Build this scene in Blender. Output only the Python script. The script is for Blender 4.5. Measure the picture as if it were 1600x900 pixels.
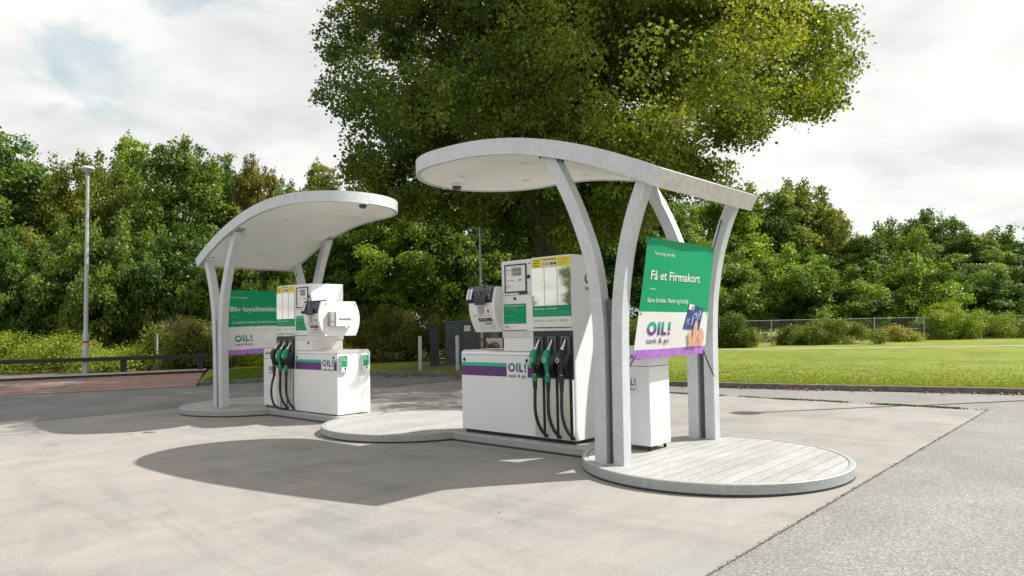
import bpy, math, random
import numpy as np
from mathutils import Vector, Matrix
R = math.radians
for o in list(bpy.data.objects): bpy.data.objects.remove(o)
SC = bpy.context.scene; COL = SC.collection

# ------------------------------------------------------------------ camera
CP = Vector((3.4761, -6.8718, 1.5)); YAW, PIT, ROL, FPX = 2.3072, 0.0539, -0.0203, 1105.66
fw = Vector((math.cos(PIT)*math.cos(YAW), math.cos(PIT)*math.sin(YAW), math.sin(PIT)))
rt = Vector((math.sin(YAW), -math.cos(YAW), 0)); up = rt.cross(fw)
rt2 = rt*math.cos(ROL)+up*math.sin(ROL); up2 = -rt*math.sin(ROL)+up*math.cos(ROL)
cd = bpy.data.cameras.new('camera'); cam = bpy.data.objects.new('camera', cd); COL.objects.link(cam)
m = Matrix((rt2, up2, -fw)).transposed().to_4x4(); m.translation = CP
cam.matrix_world = m; cd.sensor_width = 36; cd.lens = FPX/1600*36; cd.clip_start = .05; cd.clip_end = 5000
SC.camera = cam
FH = Vector((math.cos(YAW), math.sin(YAW), 0)); RH = Vector((math.sin(YAW), -math.cos(YAW), 0))
def at(px, depth, z=0.0):
    """ground position seen at picture column px (of 1600), so many metres ahead of the camera"""
    p = CP+FH*depth+RH*((px-800)/FPX*depth); return Vector((p.x, p.y, z))
def horizon(px): return 509.7-(px-800)*0.0203
def zat(px, y, depth): return 1.5+(horizon(px)-y)/FPX*depth

# ------------------------------------------------------------------ light
SUND = Vector((1.61, 2.13, 2.94)).normalized()      # towards the sun
elev = math.asin(SUND.z); az = math.atan2(SUND.x, SUND.y)
sd = bpy.data.lights.new('sun', 'SUN'); sd.energy = 5.0; sd.angle = R(.6); sd.color = (1, .962, .91)
sun = bpy.data.objects.new('sun', sd); COL.objects.link(sun); sun.rotation_euler = (-SUND).to_track_quat('-Z', 'Y').to_euler()
W = bpy.data.worlds.new('World'); SC.world = W; W.use_nodes = True
nt = W.node_tree; N = nt.nodes; L = nt.links; N.clear()
wo = N.new('ShaderNodeOutputWorld'); bg = N.new('ShaderNodeBackground'); bg.inputs[1].default_value = .1
sk = N.new('ShaderNodeTexSky'); sk.sky_type = 'NISHITA'; sk.sun_disc = False; sk.sun_elevation = elev; sk.sun_rotation = az
sk.air_density = 1.3; sk.dust_density = 2.0
tc = N.new('ShaderNodeTexCoord'); sx = N.new('ShaderNodeSeparateXYZ'); L.new(tc.outputs['Generated'], sx.inputs[0])
zc = N.new('ShaderNodeMath'); zc.operation = 'MAXIMUM'; zc.inputs[1].default_value = 0; L.new(sx.outputs[2], zc.inputs[0])
za = N.new('ShaderNodeMath'); za.operation = 'ADD'; za.inputs[1].default_value = .22; L.new(zc.outputs[0], za.inputs[0])
cx = N.new('ShaderNodeCombineXYZ')
for i in (0, 1):
    d = N.new('ShaderNodeMath'); d.operation = 'DIVIDE'; L.new(sx.outputs[i], d.inputs[0]); L.new(za.outputs[0], d.inputs[1]); L.new(d.outputs[0], cx.inputs[i])
def wnoise(scale, detail, off, rough=.55, dist=.3):
    mp = N.new('ShaderNodeMapping'); mp.inputs['Location'].default_value = off; L.new(cx.outputs[0], mp.inputs[0])
    n = N.new('ShaderNodeTexNoise'); n.inputs['Scale'].default_value = scale; n.inputs['Detail'].default_value = detail
    n.inputs['Roughness'].default_value = rough; n.inputs['Distortion'].default_value = dist; L.new(mp.outputs[0], n.inputs['Vector']); return n
def wramp(src, stops):
    r = N.new('ShaderNodeValToRGB'); L.new(src, r.inputs[0]); e = r.color_ramp.elements
    while len(e) < len(stops): e.new(.5)
    for el, (p, c) in zip(e, stops): el.position = p; el.color = (*c, 1)
    return r
cov = wramp(wnoise(1.15, 9, (3.1, 1.7, 0)).outputs[0], [(.24, (0, 0, 0)), (.36, (1, 1, 1))])
shd = wramp(wnoise(1.9, 8, (7.3, 2.2, 4)).outputs[0], [(.30, (.70, .715, .715)), (.46, (.885, .88, .865)), (.60, (1., .985, .955))])
cb = N.new('ShaderNodeVectorMath'); cb.operation = 'SCALE'; cb.inputs['Scale'].default_value = 7.1; L.new(shd.outputs[0], cb.inputs[0])
sb = N.new('ShaderNodeVectorMath'); sb.operation = 'MULTIPLY'; sb.inputs[1].default_value = (.92, 1.15, 1.0); L.new(sk.outputs[0], sb.inputs[0])
def gapmask(az_, el_, r0, r1, k_):
    dv = Vector((math.cos(az_)*math.cos(el_), math.sin(az_)*math.cos(el_), math.sin(el_)))
    nz = wnoise(3.2, 9, (k_, 1, 2), .62, .4); sc_ = N.new('ShaderNodeVectorMath'); sc_.operation = 'SCALE'; sc_.inputs['Scale'].default_value = .26; L.new(nz.outputs[1], sc_.inputs[0])
    ad = N.new('ShaderNodeVectorMath'); ad.operation = 'ADD'; L.new(tc.outputs['Generated'], ad.inputs[0]); L.new(sc_.outputs[0], ad.inputs[1])
    sb_ = N.new('ShaderNodeVectorMath'); sb_.operation = 'SUBTRACT'; L.new(ad.outputs[0], sb_.inputs[0]); sb_.inputs[1].default_value = dv+Vector((.13, .13, .13))
    ml = N.new('ShaderNodeVectorMath'); ml.operation = 'MULTIPLY'; ml.inputs[1].default_value = (1, 1, 2.2); L.new(sb_.outputs[0], ml.inputs[0])
    ln = N.new('ShaderNodeVectorMath'); ln.operation = 'LENGTH'; L.new(ml.outputs[0], ln.inputs[0])
    mr = N.new('ShaderNodeMapRange'); mr.interpolation_type = 'SMOOTHSTEP'; mr.inputs[1].default_value = r0; mr.inputs[2].default_value = r1; mr.inputs[3].default_value = .55; mr.inputs[4].default_value = 1.; L.new(ln.outputs['Value'], mr.inputs[0]); return mr.outputs[0]
def sky_dir(px, py):
    v = fw+rt2*((px-800)/FPX)-up2*((py-450)/FPX); v.normalize(); return math.atan2(v.y, v.x), math.asin(v.z)
g_ = None
for px_, py_, r0_, r1_, k_ in ((120, 115, .01, .10, 1.), (300, -10, .03, .12, 4.)):
    o_ = gapmask(*sky_dir(px_, py_), r0_, r1_, k_)
    if g_ is None: g_ = o_
    else:
        mm = N.new('ShaderNodeMath'); mm.operation = 'MINIMUM'; L.new(g_, mm.inputs[0]); L.new(o_, mm.inputs[1]); g_ = mm.outputs[0]
cm_ = N.new('ShaderNodeMath'); cm_.operation = 'MINIMUM'; L.new(cov.outputs[0], cm_.inputs[0]); L.new(g_, cm_.inputs[1])
mx = N.new('ShaderNodeMix'); mx.data_type = 'RGBA'; L.new(cm_.outputs[0], mx.inputs[0]); L.new(sb.outputs[0], mx.inputs[6]); L.new(cb.outputs[0], mx.inputs[7])
L.new(mx.outputs[2], bg.inputs[0]); L.new(bg.outputs[0], wo.inputs[0])
SC.view_settings.view_transform = 'Standard'; SC.view_settings.look = 'None'
SC.view_settings.exposure = .60; SC.view_settings.gamma = 1
SC.render.engine = 'CYCLES'

# ------------------------------------------------------------------ materials
M = {}
class NB:
    def __init__(s, name, rough=.6, metal=0., spec=.5, base=(.5, .5, .5)):
        m = bpy.data.materials.new(name); m.use_nodes = True; M[name] = m; s.m = m
        s.N = m.node_tree.nodes; s.L = m.node_tree.links; s.b = s.N['Principled BSDF']
        s.b.inputs['Roughness'].default_value = rough; s.b.inputs['Metallic'].default_value = metal
        s.b.inputs['Specular IOR Level'].default_value = spec; s.b.inputs['Base Color'].default_value = (*base, 1)
        s.tc = s.N.new('ShaderNodeTexCoord')
    def co(s, kind='Object', scale=(1, 1, 1), rot=(0, 0, 0), loc=(0, 0, 0)):
        mp = s.N.new('ShaderNodeMapping'); mp.inputs['Scale'].default_value = scale; mp.inputs['Rotation'].default_value = rot; mp.inputs['Location'].default_value = loc
        s.L.new(s.tc.outputs[kind], mp.inputs[0]); return mp.outputs[0]
    def noise(s, scale, detail=4, rough=.55, v=None, dist=0):
        n = s.N.new('ShaderNodeTexNoise'); n.inputs['Scale'].default_value = scale; n.inputs['Detail'].default_value = detail
        n.inputs['Roughness'].default_value = rough; n.inputs['Distortion'].default_value = dist
        s.L.new(v if v else s.tc.outputs['Object'], n.inputs['Vector']); return n.outputs[0]
    def voro(s, scale, v=None, out='Color', feat='F1'):
        n = s.N.new('ShaderNodeTexVoronoi'); n.feature = feat; n.inputs['Scale'].default_value = scale
        s.L.new(v if v else s.tc.outputs['Object'], n.inputs['Vector']); return n.outputs[out]
    def ramp(s, src, stops, interp='LINEAR'):
        r = s.N.new('ShaderNodeValToRGB'); s.L.new(src, r.inputs[0]); r.color_ramp.interpolation = interp; e = r.color_ramp.elements
        while len(e) < len(stops): e.new(.5)
        for el, (p, c) in zip(e, stops): el.position = p; el.color = (*(c if hasattr(c, '__len__') else (c, c, c)), 1)
        return r.outputs[0]
    def mix(s, a, b, f=.5, mode='MIX'):
        n = s.N.new('ShaderNodeMix'); n.data_type = 'RGBA'; n.blend_type = mode
        for i, v in ((6, a), (7, b), (0, f)):
            if isinstance(v, (int, float)):
                n.inputs[i].default_value = v if i == 0 else (v, v, v, 1)
            elif isinstance(v, tuple): n.inputs[i].default_value = (*v, 1)
            else: s.L.new(v, n.inputs[i])
        return n.outputs[2]
    def math(s, op, a, b=0.):
        n = s.N.new('ShaderNodeMath'); n.operation = op
        for i, v in enumerate((a, b)):
            if isinstance(v, (int, float)): n.inputs[i].default_value = v
            else: s.L.new(v, n.inputs[i])
        return n.outputs[0]
    def color(s, c): s.L.new(c, s.b.inputs['Base Color']); return s
    def rough(s, c): s.L.new(c, s.b.inputs['Roughness']); return s
    def bump(s, h, strength=.3, dist=.01):
        b = s.N.new('ShaderNodeBump'); b.inputs['Strength'].default_value = strength; b.inputs['Distance'].default_value = dist
        s.L.new(h, b.inputs['Height']); s.L.new(b.outputs[0], s.b.inputs['Normal']); return s
def plain(name, base, rough=.5, metal=0., spec=.5, var=.06, vs=6., dirt=0.):
    n = NB(name, rough, metal, spec)
    lo = tuple(c*(1-var) for c in base); hi = tuple(min(1, c*(1+var)) for c in base)
    c = n.ramp(n.noise(vs, 5), [(.35, lo), (.65, hi)])
    if dirt:
        c = n.mix(c, (.32, .30, .25), n.math('MULTIPLY', n.ramp(n.noise(2.2, 9, .7, v=n.co(scale=(3, 3, .6))), [(.52, 0), (.72, 1)]), dirt))
    n.color(c)
    if var > .025: n.rough(n.ramp(n.noise(vs*2, 4), [(.3, max(.02, rough-.05)), (.7, rough+.06)]))
    return n
plain('white_paint', (.705, .715, .73), .3, var=.015, vs=1.2)
plain('white_plastic', (.72, .72, .70), .42, var=.02)
plain('soffit_white', (.90, .89, .86), .4, var=.03, vs=1.5)
plain('black_plastic', (.014, .014, .018), .38, vs=20)
plain('boot_plastic', (.020, .018, .030), .42, vs=20)
plain('grey_plastic', (.10, .10, .11), .5, vs=20)
plain('rubber', (.016, .016, .02), .5, vs=30)
plain('screen_dark', (.025, .03, .055), .12, vs=20)
plain('green_print', (0., .28, .115), .55, spec=.25, var=.03)
plain('green_plastic', (0.0, .24, .11), .35, vs=20)
plain('teal_print', (.01, .42, .27), .4, var=.03)
plain('purple_print', (.095, .022, .15), .4, var=.03)
plain('lilac_print', (.36, .14, .50), .5, var=.22, vs=9)
plain('white_print', (.66, .66, .645), .5, var=.02)
plain('black_print', (.03, .03, .04), .5)
plain('grey_print', (.30, .31, .32), .5)
plain('pale_green_print', (.25, .50, .38), .5)
plain('yellow_print', (.78, .66, .04), .45, var=.04)
plain('red_print', (.55, .03, .03), .45)
plain('blue_print', (.010, .055, .20), .35)
plain('skin_print', (.62, .33, .22), .5, var=.15, vs=14)
plain('lcd_grey', (.33, .35, .33), .3)
plain('light_box', (.62, .64, .64), .3)
plain('bronze', (.28, .13, .07), .35, .7)
plain('brushed_steel', (.66, .64, .61), .3, .6, var=.1, vs=3)
plain('cabinet_grey', (.06, .075, .078), .55, var=.12, dirt=.1)
plain('dark_green_paint', (.006, .03, .022), .5)
plain('black_timber', (.012, .012, .012), .6, vs=12)
plain('lamp_glass', (.6, .6, .58), .2)
plain('magenta_plastic', (.28, .03, .20), .5)
n = NB('dome_glass', .06, 0, .8, (.02, .018, .022))
n = NB('mirror_glass', .03, .9, .5); n.color(n.ramp(n.noise(2, 3), [(.3, (.66, .66, .60)), (.7, (.76, .76, .70))]))
# galvanised steel: zinc spangle and pale run marks
def galv(name, base=(.54, .57, .59), metal=.3, rough=.5, sc=64.):
    n = NB(name, rough, metal)
    sp = n.ramp(n.voro(sc, out='Color'), [(.1, tuple(c*.78 for c in base)), (.9, tuple(c*1.15 for c in base))])
    bw = n.ramp(n.noise(3.2, 7, .62), [(.33, tuple(c*.86 for c in base)), (.68, tuple(c*1.10 for c in base))])
    c = n.mix(sp, bw, .5)
    st = n.ramp(n.noise(5, 8, .7, v=n.co(scale=(2, 2, .5))), [(.60, 0), (.74, 1)])
    c = n.mix(c, (.62, .62, .60), n.math('MULTIPLY', st, .45)); n.color(c)
    n.rough(n.ramp(n.noise(14, 5), [(.3, rough-.1), (.7, rough+.14)]))
    n.bump(n.noise(60, 3), .08, .004); return n
galv('galvanised')
galv('kerb_galvanised', (.33, .35, .35), .15, .6, 55.)
galv('pole_galvanised', (.42, .44, .45), .3, .55, 30.)
n = galv('beam_weathered', (.58, .57, .53), .15, .6, 18.)
# concrete pad
n = NB('concrete', .85, 0, .35)
a = n.ramp(n.noise(.55, 7, .6, dist=.6), [(.30, (.222, .222, .215)), (.48, (.278, .270, .257)), (.66, (.335, .314, .288))])
b = n.ramp(n.noise(2.6, 9, .68, dist=.5, v=n.co(scale=(1, .35, 1))), [(.35, (.225, .216, .203)), (.62, (.32, .307, .287))])
c = n.mix(a, b, .45)
c = n.mix(c, (.15, .145, .135), n.math('MULTIPLY', n.ramp(n.noise(.9, 10, .75, v=n.co(loc=(5, 2, 0))), [(.56, 0), (.70, 1)]), .45))
c = n.mix(c, (.10, .095, .09), n.math('MULTIPLY', n.ramp(n.noise(16, 4, .6, v=n.co(scale=(.7, 1.6, 1))), [(.70, 0), (.76, 1)]), .6))
c = n.mix(c, n.ramp(n.noise(160, 2), [(.3, .75), (.7, 1.2)]), 1., 'MULTIPLY')
c = n.mix(c, n.ramp(n.noise(.35, 5, .6, dist=2.2, v=n.co(scale=(.5, 2.4, 1), rot=(0, 0, .5))), [(.40, .90), (.47, 1.0), (.60, 1.03)]), 1., 'MULTIPLY')
c = n.mix(c, (.93, .92, .905), 1., 'MULTIPLY')
n.color(c); n.bump(n.noise(90, 4), .15, .004)
# asphalt, pale exposed aggregate
def asphalt(name, tint, dk):
    n = NB(name, .9, 0, .3)
    v = n.voro(95, out='Color')
    c = n.ramp(v, [(.1, tuple(x*.32 for x in tint)), (.4, tuple(x*.85 for x in tint)), (.65, tuple(x*1.1 for x in tint)), (.9, tuple(min(.8, x*2.1) for x in tint))])
    c = n.mix(c, n.ramp(n.noise(34, 4, .7), [(.3, tuple(x*.62 for x in tint)), (.7, tuple(x*1.3 for x in tint))]), .5)
    c = n.mix(c, n.ramp(n.noise(.7, 8, .65, dist=.8), [(.3, dk), (.7, 1.12)]), 1., 'MULTIPLY')
    n.color(c); n.bump(n.voro(95, out='Distance'), .35, .006); return n
asphalt('asphalt_light', (.222, .213, .203), .84)
asphalt('asphalt_grey', (.185, .184, .180), .74)
# deck of weathered planks
n = NB('deck', .8, 0, .3)
pv = n.co(scale=(1, 1, 1)); sp = n.N.new('ShaderNodeSeparateXYZ'); n.L.new(pv, sp.inputs[0])
pw = .145
q = n.math('DIVIDE', sp.outputs[0], pw); fr = n.math('FRACT', n.math('ADD', q, 50.)); fl = n.math('FLOOR', n.math('ADD', q, 50.))
wn = n.N.new('ShaderNodeTexWhiteNoise'); wn.noise_dimensions = '1D'; n.L.new(fl, wn.inputs['W'])
c = n.ramp(wn.outputs['Value'], [(.0, (.365, .355, .335)), (.5, (.40, .392, .372)), (1, (.425, .418, .40))])
gr = n.ramp(n.noise(9, 8, .7, v=n.co(scale=(6, .35, 1)), dist=.4), [(.3, .84), (.65, 1.06)])
c = n.mix(c, gr, 1., 'MULTIPLY')
c = n.mix(c, (.27, .25, .225), n.math('MULTIPLY', n.ramp(n.noise(1.6, 9, .75, v=n.co(scale=(2, .8, 1))), [(.44, 0), (.66, 1)]), .7))
c = n.mix(c, n.ramp(n.noise(60, 4, .7, v=n.co(scale=(1, .25, 1))), [(.3, .82), (.7, 1.1)]), 1., 'MULTIPLY')
gap = n.ramp(n.math('ABSOLUTE', n.math('SUBTRACT', fr, .5)), [(.468, 1.), (.488, 0.)])
c = n.mix(c, (.965, .99, 1.), 1., 'MULTIPLY'); c = n.mix((.13, .12, .11), c, gap); n.color(c); n.bump(gap, .5, .01)
# bricks
n = NB('brick_paving', .85, 0, .3)
bt = n.N.new('ShaderNodeTexBrick'); n.L.new(n.co(rot=(0, 0, R(-38)), scale=(1, 1, 1)), bt.inputs[0])
bt.inputs['Color1'].default_value = (.27, .165, .145, 1); bt.inputs['Color2'].default_value = (.33, .205, .18, 1); bt.inputs['Mortar'].default_value = (.07, .045, .04, 1)
bt.inputs['Scale'].default_value = 1; bt.inputs['Brick Width'].default_value = 1.9; bt.inputs['Row Height'].default_value = .5; bt.inputs['Mortar Size'].default_value = .035
n.color(n.mix(bt.outputs[0], n.ramp(n.noise(6, 6), [(.3, .75), (.7, 1.2)]), 1., 'MULTIPLY'))
plain('kerb_concrete', (.13, .125, .12), .85, var=.3, vs=7)
plain('pale_concrete', (.34, .33, .29), .85, var=.2, vs=7)
plain('dirt', (.27, .22, .15), .95, var=.35, vs=3)
plain('soil', (.10, .08, .055), .95, var=.4, vs=2)
n = NB('lawn', .9, 0, .2)
c = n.ramp(n.noise(1.3, 9, .7), [(.3, (.11, .16, .014)), (.5, (.165, .21, .021)), (.70, (.25, .25, .05))])
c = n.mix(c, n.ramp(n.noise(18, 7, .8), [(.3, .5), (.7, 1.4)]), 1., 'MULTIPLY')
c = n.mix(c, n.ramp(n.noise(.22, 4, .6), [(.35, .82), (.65, 1.14)]), 1., 'MULTIPLY')
c = n.mix(c, (.6, .6, .5), n.ramp(n.noise(15, 3, .6), [(.735, 0), (.76, 1)])); n.color(c); n.bump(n.noise(45, 4, .7), .6, .03)
plain('bark', (.035, .028, .02), .9, var=.4, vs=5)
def leafmat(name, stops, trans=.45, rough=.5):
    n = NB(name, rough, 0, .35)
    a = n.N.new('ShaderNodeAttribute'); a.attribute_name = 'var'
    c = n.ramp(a.outputs['Fac'], stops)
    oi = n.N.new('ShaderNodeObjectInfo')
    c = n.mix(c, oi.outputs['Color'], 1., 'MULTIPLY'); n.color(c)
    tr = n.N.new('ShaderNodeBsdfTranslucent'); n.L.new(n.mix(c, (1.0, .95, .35), 1., 'MULTIPLY'), tr.inputs[0])
    ms = n.N.new('ShaderNodeMixShader'); ms.inputs[0].default_value = trans
    n.L.new(n.b.outputs[0], ms.inputs[1]); n.L.new(tr.outputs[0], ms.inputs[2]); n.L.new(ms.outputs[0], n.N['Material Output'].inputs[0])
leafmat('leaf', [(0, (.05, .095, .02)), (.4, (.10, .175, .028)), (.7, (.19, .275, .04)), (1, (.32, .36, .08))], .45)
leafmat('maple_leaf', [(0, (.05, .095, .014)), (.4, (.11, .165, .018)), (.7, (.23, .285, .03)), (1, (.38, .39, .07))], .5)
leafmat('bright_leaf', [(0, (.11, .15, .02)), (.5, (.19, .23, .03)), (1, (.33, .31, .09))], .4)
leafmat('flower', [(0, (.30, .06, .22)), (1, (.45, .14, .36))], .3)
leafmat('dead_leaf', [(0, (.10, .035, .02)), (.6, (.20, .08, .04)), (1, (.34, .22, .12))], .1)
_lg = {}
def logo_mat(z0, z1, axis=2):
    k = (round(z0, 3), round(z1, 3), axis)
    if k in _lg: return _lg[k]
    name = 'logo_print_%d' % len(_lg); n = NB(name, .45)
    s = n.N.new('ShaderNodeSeparateXYZ'); n.L.new(n.tc.outputs['Object'], s.inputs[0])
    f = n.math('DIVIDE', n.math('SUBTRACT', s.outputs[axis], z0), z1-z0)
    n.color(n.ramp(f, [(0, (.16, .03, .22)), (.48, (.11, .03, .18)), (.68, (.03, .12, .17)), (.88, (.005, .34, .22))]))
    _lg[k] = name; return name

# ------------------------------------------------------------------ mesh building
class MB:
    def __init__(s): s.v = []; s.f = []; s.mi = []; s.mats = []; s.sm = []
    def mat(s, m):
        if m not in s.mats: s.mats.append(m)
        return s.mats.index(m)
    def add(s, vs, fs, m, T=None, smooth=False):
        b = len(s.v)
        for v in vs:
            v = Vector(v)
            if callable(T): v = Vector(T(v))
            elif T is not None: v = T @ v
            s.v.append(v[:])
        i = s.mat(m)
        for f in fs: s.f.append([b+k for k in f]); s.mi.append(i); s.sm.append(smooth)
        return s
    def box(s, x0, x1, y0, y1, z0, z1, m, T=None):
        x0, x1 = min(x0, x1), max(x0, x1); y0, y1 = min(y0, y1), max(y0, y1); z0, z1 = min(z0, z1), max(z0, z1)
        vs = [(x, y, z) for x in (x0, x1) for y in (y0, y1) for z in (z0, z1)]
        return s.add(vs, [(0, 1, 3, 2), (4, 6, 7, 5), (0, 4, 5, 1), (2, 3, 7, 6), (0, 2, 6, 4), (1, 5, 7, 3)], m, T)
    def prism(s, poly, a0, a1, m, axis='x', T=None, smooth=False):
        """poly: 2-D points in the two other axes (y,z) for x, (x,z) for y, (x,y) for z"""
        def mk(p, a): return {'x': (a, p[0], p[1]), 'y': (p[0], a, p[1]), 'z': (p[0], p[1], a)}[axis]
        n = len(poly); vs = [mk(p, a0) for p in poly]+[mk(p, a1) for p in poly]
        fs = [(i, (i+1) % n, n+(i+1) % n, n+i) for i in range(n)]
        s.add(vs, fs, m, T, smooth); s.add(vs[:n], [list(range(n))[::-1]], m, T); s.add(vs[n:], [list(range(n))], m, T); return s
    def tube(s, pts, rad, m, seg=10, T=None, caps=True, flat=1.):
        pts = [Vector(p) for p in pts]; n = len(pts); rr = rad if hasattr(rad, '__len__') else [rad]*n
        vs = []; pv = None
        for i, p in enumerate(pts):
            t = (pts[min(i+1, n-1)]-pts[max(i-1, 0)]).normalized()
            if pv is None: pv = t.orthogonal().normalized()
            pv = (pv-t*pv.dot(t)).normalized(); w = t.cross(pv)
            for k in range(seg):
                a = 2*math.pi*k/seg; vs.append(p+(pv*math.cos(a)+w*math.sin(a)*flat)*rr[i])
        fs = [(i*seg+k, i*seg+(k+1) % seg, (i+1)*seg+(k+1) % seg, (i+1)*seg+k) for i in range(n-1) for k in range(seg)]
        s.add(vs, fs, m, T, True)
        if caps: s.add(vs[:seg], [list(range(seg))[::-1]], m, T); s.add(vs[-seg:], [list(range(seg))], m, T)
        return s
    def disc(s, c, r, th, m, axis='z', seg=20, T=None):
        c = Vector(c); d = {'x': Vector((1, 0, 0)), 'y': Vector((0, 1, 0)), 'z': Vector((0, 0, 1))}[axis]
        return s.tube([c, c+d*th], r, m, seg, T)
    def lathe(s, prof, m, seg=24, T=None):
        vs = [(r*math.cos(2*math.pi*k/seg), r*math.sin(2*math.pi*k/seg), z) for r, z in prof for k in range(seg)]
        n = len(prof); fs = [(i*seg+k, i*seg+(k+1) % seg, (i+1)*seg+(k+1) % seg, (i+1)*seg+k) for i in range(n-1) for k in range(seg)]
        return s.add(vs, fs, m, T, True)
    def grid(s, fn, nu, nv, m, smooth=True):
        vs = [fn(i/nu, j/nv) for i in range(nu+1) for j in range(nv+1)]
        fs = [(i*(nv+1)+j, (i+1)*(nv+1)+j, (i+1)*(nv+1)+j+1, i*(nv+1)+j+1) for i in range(nu) for j in range(nv)]
        return s.add(vs, fs, m, None, smooth)
    def build(s, name, parent=None, bevel=0., loc=None):
        used = sorted({k for f in s.f for k in f}); idx = {k: i for i, k in enumerate(used)}
        s.v = [s.v[k] for k in used]; s.f = [[idx[k] for k in f] for f in s.f]
        me = bpy.data.meshes.new(name); me.from_pydata(s.v, [], s.f); me.update()
        for m in s.mats: me.materials.append(M[m])
        me.polygons.foreach_set('material_index', s.mi); me.polygons.foreach_set('use_smooth', s.sm)
        o = bpy.data.objects.new(name, me); COL.objects.link(o)
        if parent: o.parent = parent
        if loc: o.location = loc
        if bevel:
            b = o.modifiers.new('bevel', 'BEVEL'); b.width = bevel; b.segments = 2; b.limit_method = 'ANGLE'; b.angle_limit = R(50)
        return o
def tag(o, label=None, cat=None, group=None, kind=None):
    if label: o['label'] = label
    if cat: o['category'] = cat
    if group: o['group'] = group
    if kind: o['kind'] = kind
    return o
def thing(name, label, cat, loc=(0, 0, 0), rz=0., group=None):
    o = bpy.data.objects.new(name, None); o.empty_display_size = .2; COL.objects.link(o); o.location = loc; o.rotation_euler = (0, 0, rz)
    return tag(o, label, cat, group)
_tx = {}
def text2d(t, bold=0., spacing=1.):
    k = (t, bold, spacing)
    if k in _tx: return _tx[k]
    cu = bpy.data.curves.new('tmp', 'FONT'); cu.body = t; cu.size = 1; cu.offset = bold; cu.resolution_u = 3; cu.space_character = spacing
    o = bpy.data.objects.new('tmp', cu); COL.objects.link(o); bpy.context.view_layer.update()
    dg = bpy.context.evaluated_depsgraph_get(); me = bpy.data.meshes.new_from_object(o.evaluated_get(dg))
    vs = [(v.co.x, v.co.y) for v in me.vertices]; fs = [list(p.vertices) for p in me.polygons]
    bpy.data.objects.remove(o); bpy.data.curves.remove(cu); bpy.data.meshes.remove(me)
    xs = [v[0] for v in vs]; x0, x1 = min(xs), max(xs)
    vs = [(x-x0, y) for x, y in vs]; _tx[k] = (vs, fs, x1-x0); return _tx[k]
def put_text(mb, t, m, fn, u, v, w, h=None, bold=0.):
    """text with its left end at u, baseline v, total width w, cap height h (default keeps proportion); fn(u,v)->3-D"""
    vs, fs, tw = text2d(t, bold); sx = w/tw; sy = (h/.73) if h else sx
    mb.add([(u+x*sx, v+y*sy, 0) for x, y in vs], fs, m, lambda p: fn(p[0], p[1]))
def rect(mb, m, fn, u0, u1, v0, v1, nu=1, nv=1):
    mb.grid(lambda a, b: fn(u0+(u1-u0)*a, v0+(v1-v0)*b), nu, nv, m, False)
def oil(mb, m, fn, u, v, w, h, m2=None, sub=True):
    """the shop's mark: round O, two bars, an L and an exclamation mark, over small words"""
    s = w/2.55; th = .235*s; n = 40                          # letter height = s*1.0 scaled by h
    k = h/s
    ro, ri = .5*s, .5*s-th; cxx = u+ro
    ring = [(cxx+r*math.cos(2*math.pi*i/n), v+(ro+r*math.sin(2*math.pi*i/n))*k) for i in range(n) for r in (ro, ri)]
    mb.add([(p[0], p[1], 0) for p in ring], [(2*i, (2*i+2) % (2*n), (2*i+3) % (2*n), 2*i+1) for i in range(n)], m, lambda p: fn(p[0], p[1]))
    x = u+1.14*s; rect(mb, m, fn, x, x+th, v, v+h)
    x = u+1.53*s; rect(mb, m, fn, x, x+th, v+th*k*.999, v+h); rect(mb, m, fn, x, x+.56*s, v, v+th*k)
    x = u+2.28*s; rect(mb, m, fn, x, x+th, v+h*.34, v+h); rect(mb, m, fn, x, x+th, v, v+h*.22)
    if sub: put_text(mb, 'tank & go', m2 or 'black_print', fn, u+.03*s, v-h*.60, w*.98, h*.42, .004)
def front(y, off=.003): return lambda u, v: (u, y-off, v)

# ------------------------------------------------------------------ ground
def sheet(name, poly, z, m, kind='structure'):
    mb = MB(); mb.add([(x, y, z) for x, y in poly], [list(range(len(poly)))], m); o = mb.build(name); tag(o, kind=kind); return o
def P2(px, d): p = at(px, d); return (p.x, p.y)
B = 2500
o = sheet('ground', [(-B, -B), (B, -B), (B, B), (-B, B)], -.06, 'soil')
# kerb line dividing the asphalt (camera side) from the lawns
KL = [(-34., -22.), (-24.7, -4.4), (-18.0, -2.35), (-16.5, 1.95), (-15.85, 4.2), (-15.58, 7.2), (-13.9, 7.45), (-12.35, 7.95), (-8.2, 8.1), (-4.3, 8.28), (1.55, 9.7), (12.0, 12.3), (40., 19.)]
def bow(pts, k=6):
    out = []
    for i in range(len(pts)-1):
        p0, p1, p2, p3 = pts[max(i-1, 0)], pts[i], pts[i+1], pts[min(i+2, len(pts)-1)]
        for j in range(k):
            t = j/k
            out.append(tuple(.5*((2*p1[a])+(-p0[a]+p2[a])*t+(2*p0[a]-5*p1[a]+4*p2[a]-p3[a])*t*t+(-p0[a]+3*p1[a]-3*p2[a]+p3[a])*t**3) for a in (0, 1)))
    return out+[pts[-1]]
KR = bow(KL[5:], 5)
o = sheet('road', [(-60, -60), (60, -60), (60, 24), (40, 19)]+KR[::-1]+[(-15.85, 4.2), (-16.5, 1.95), (-18.3, -2.6), (-34, -22), (-60, -45)], 0, 'asphalt_light')
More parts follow.
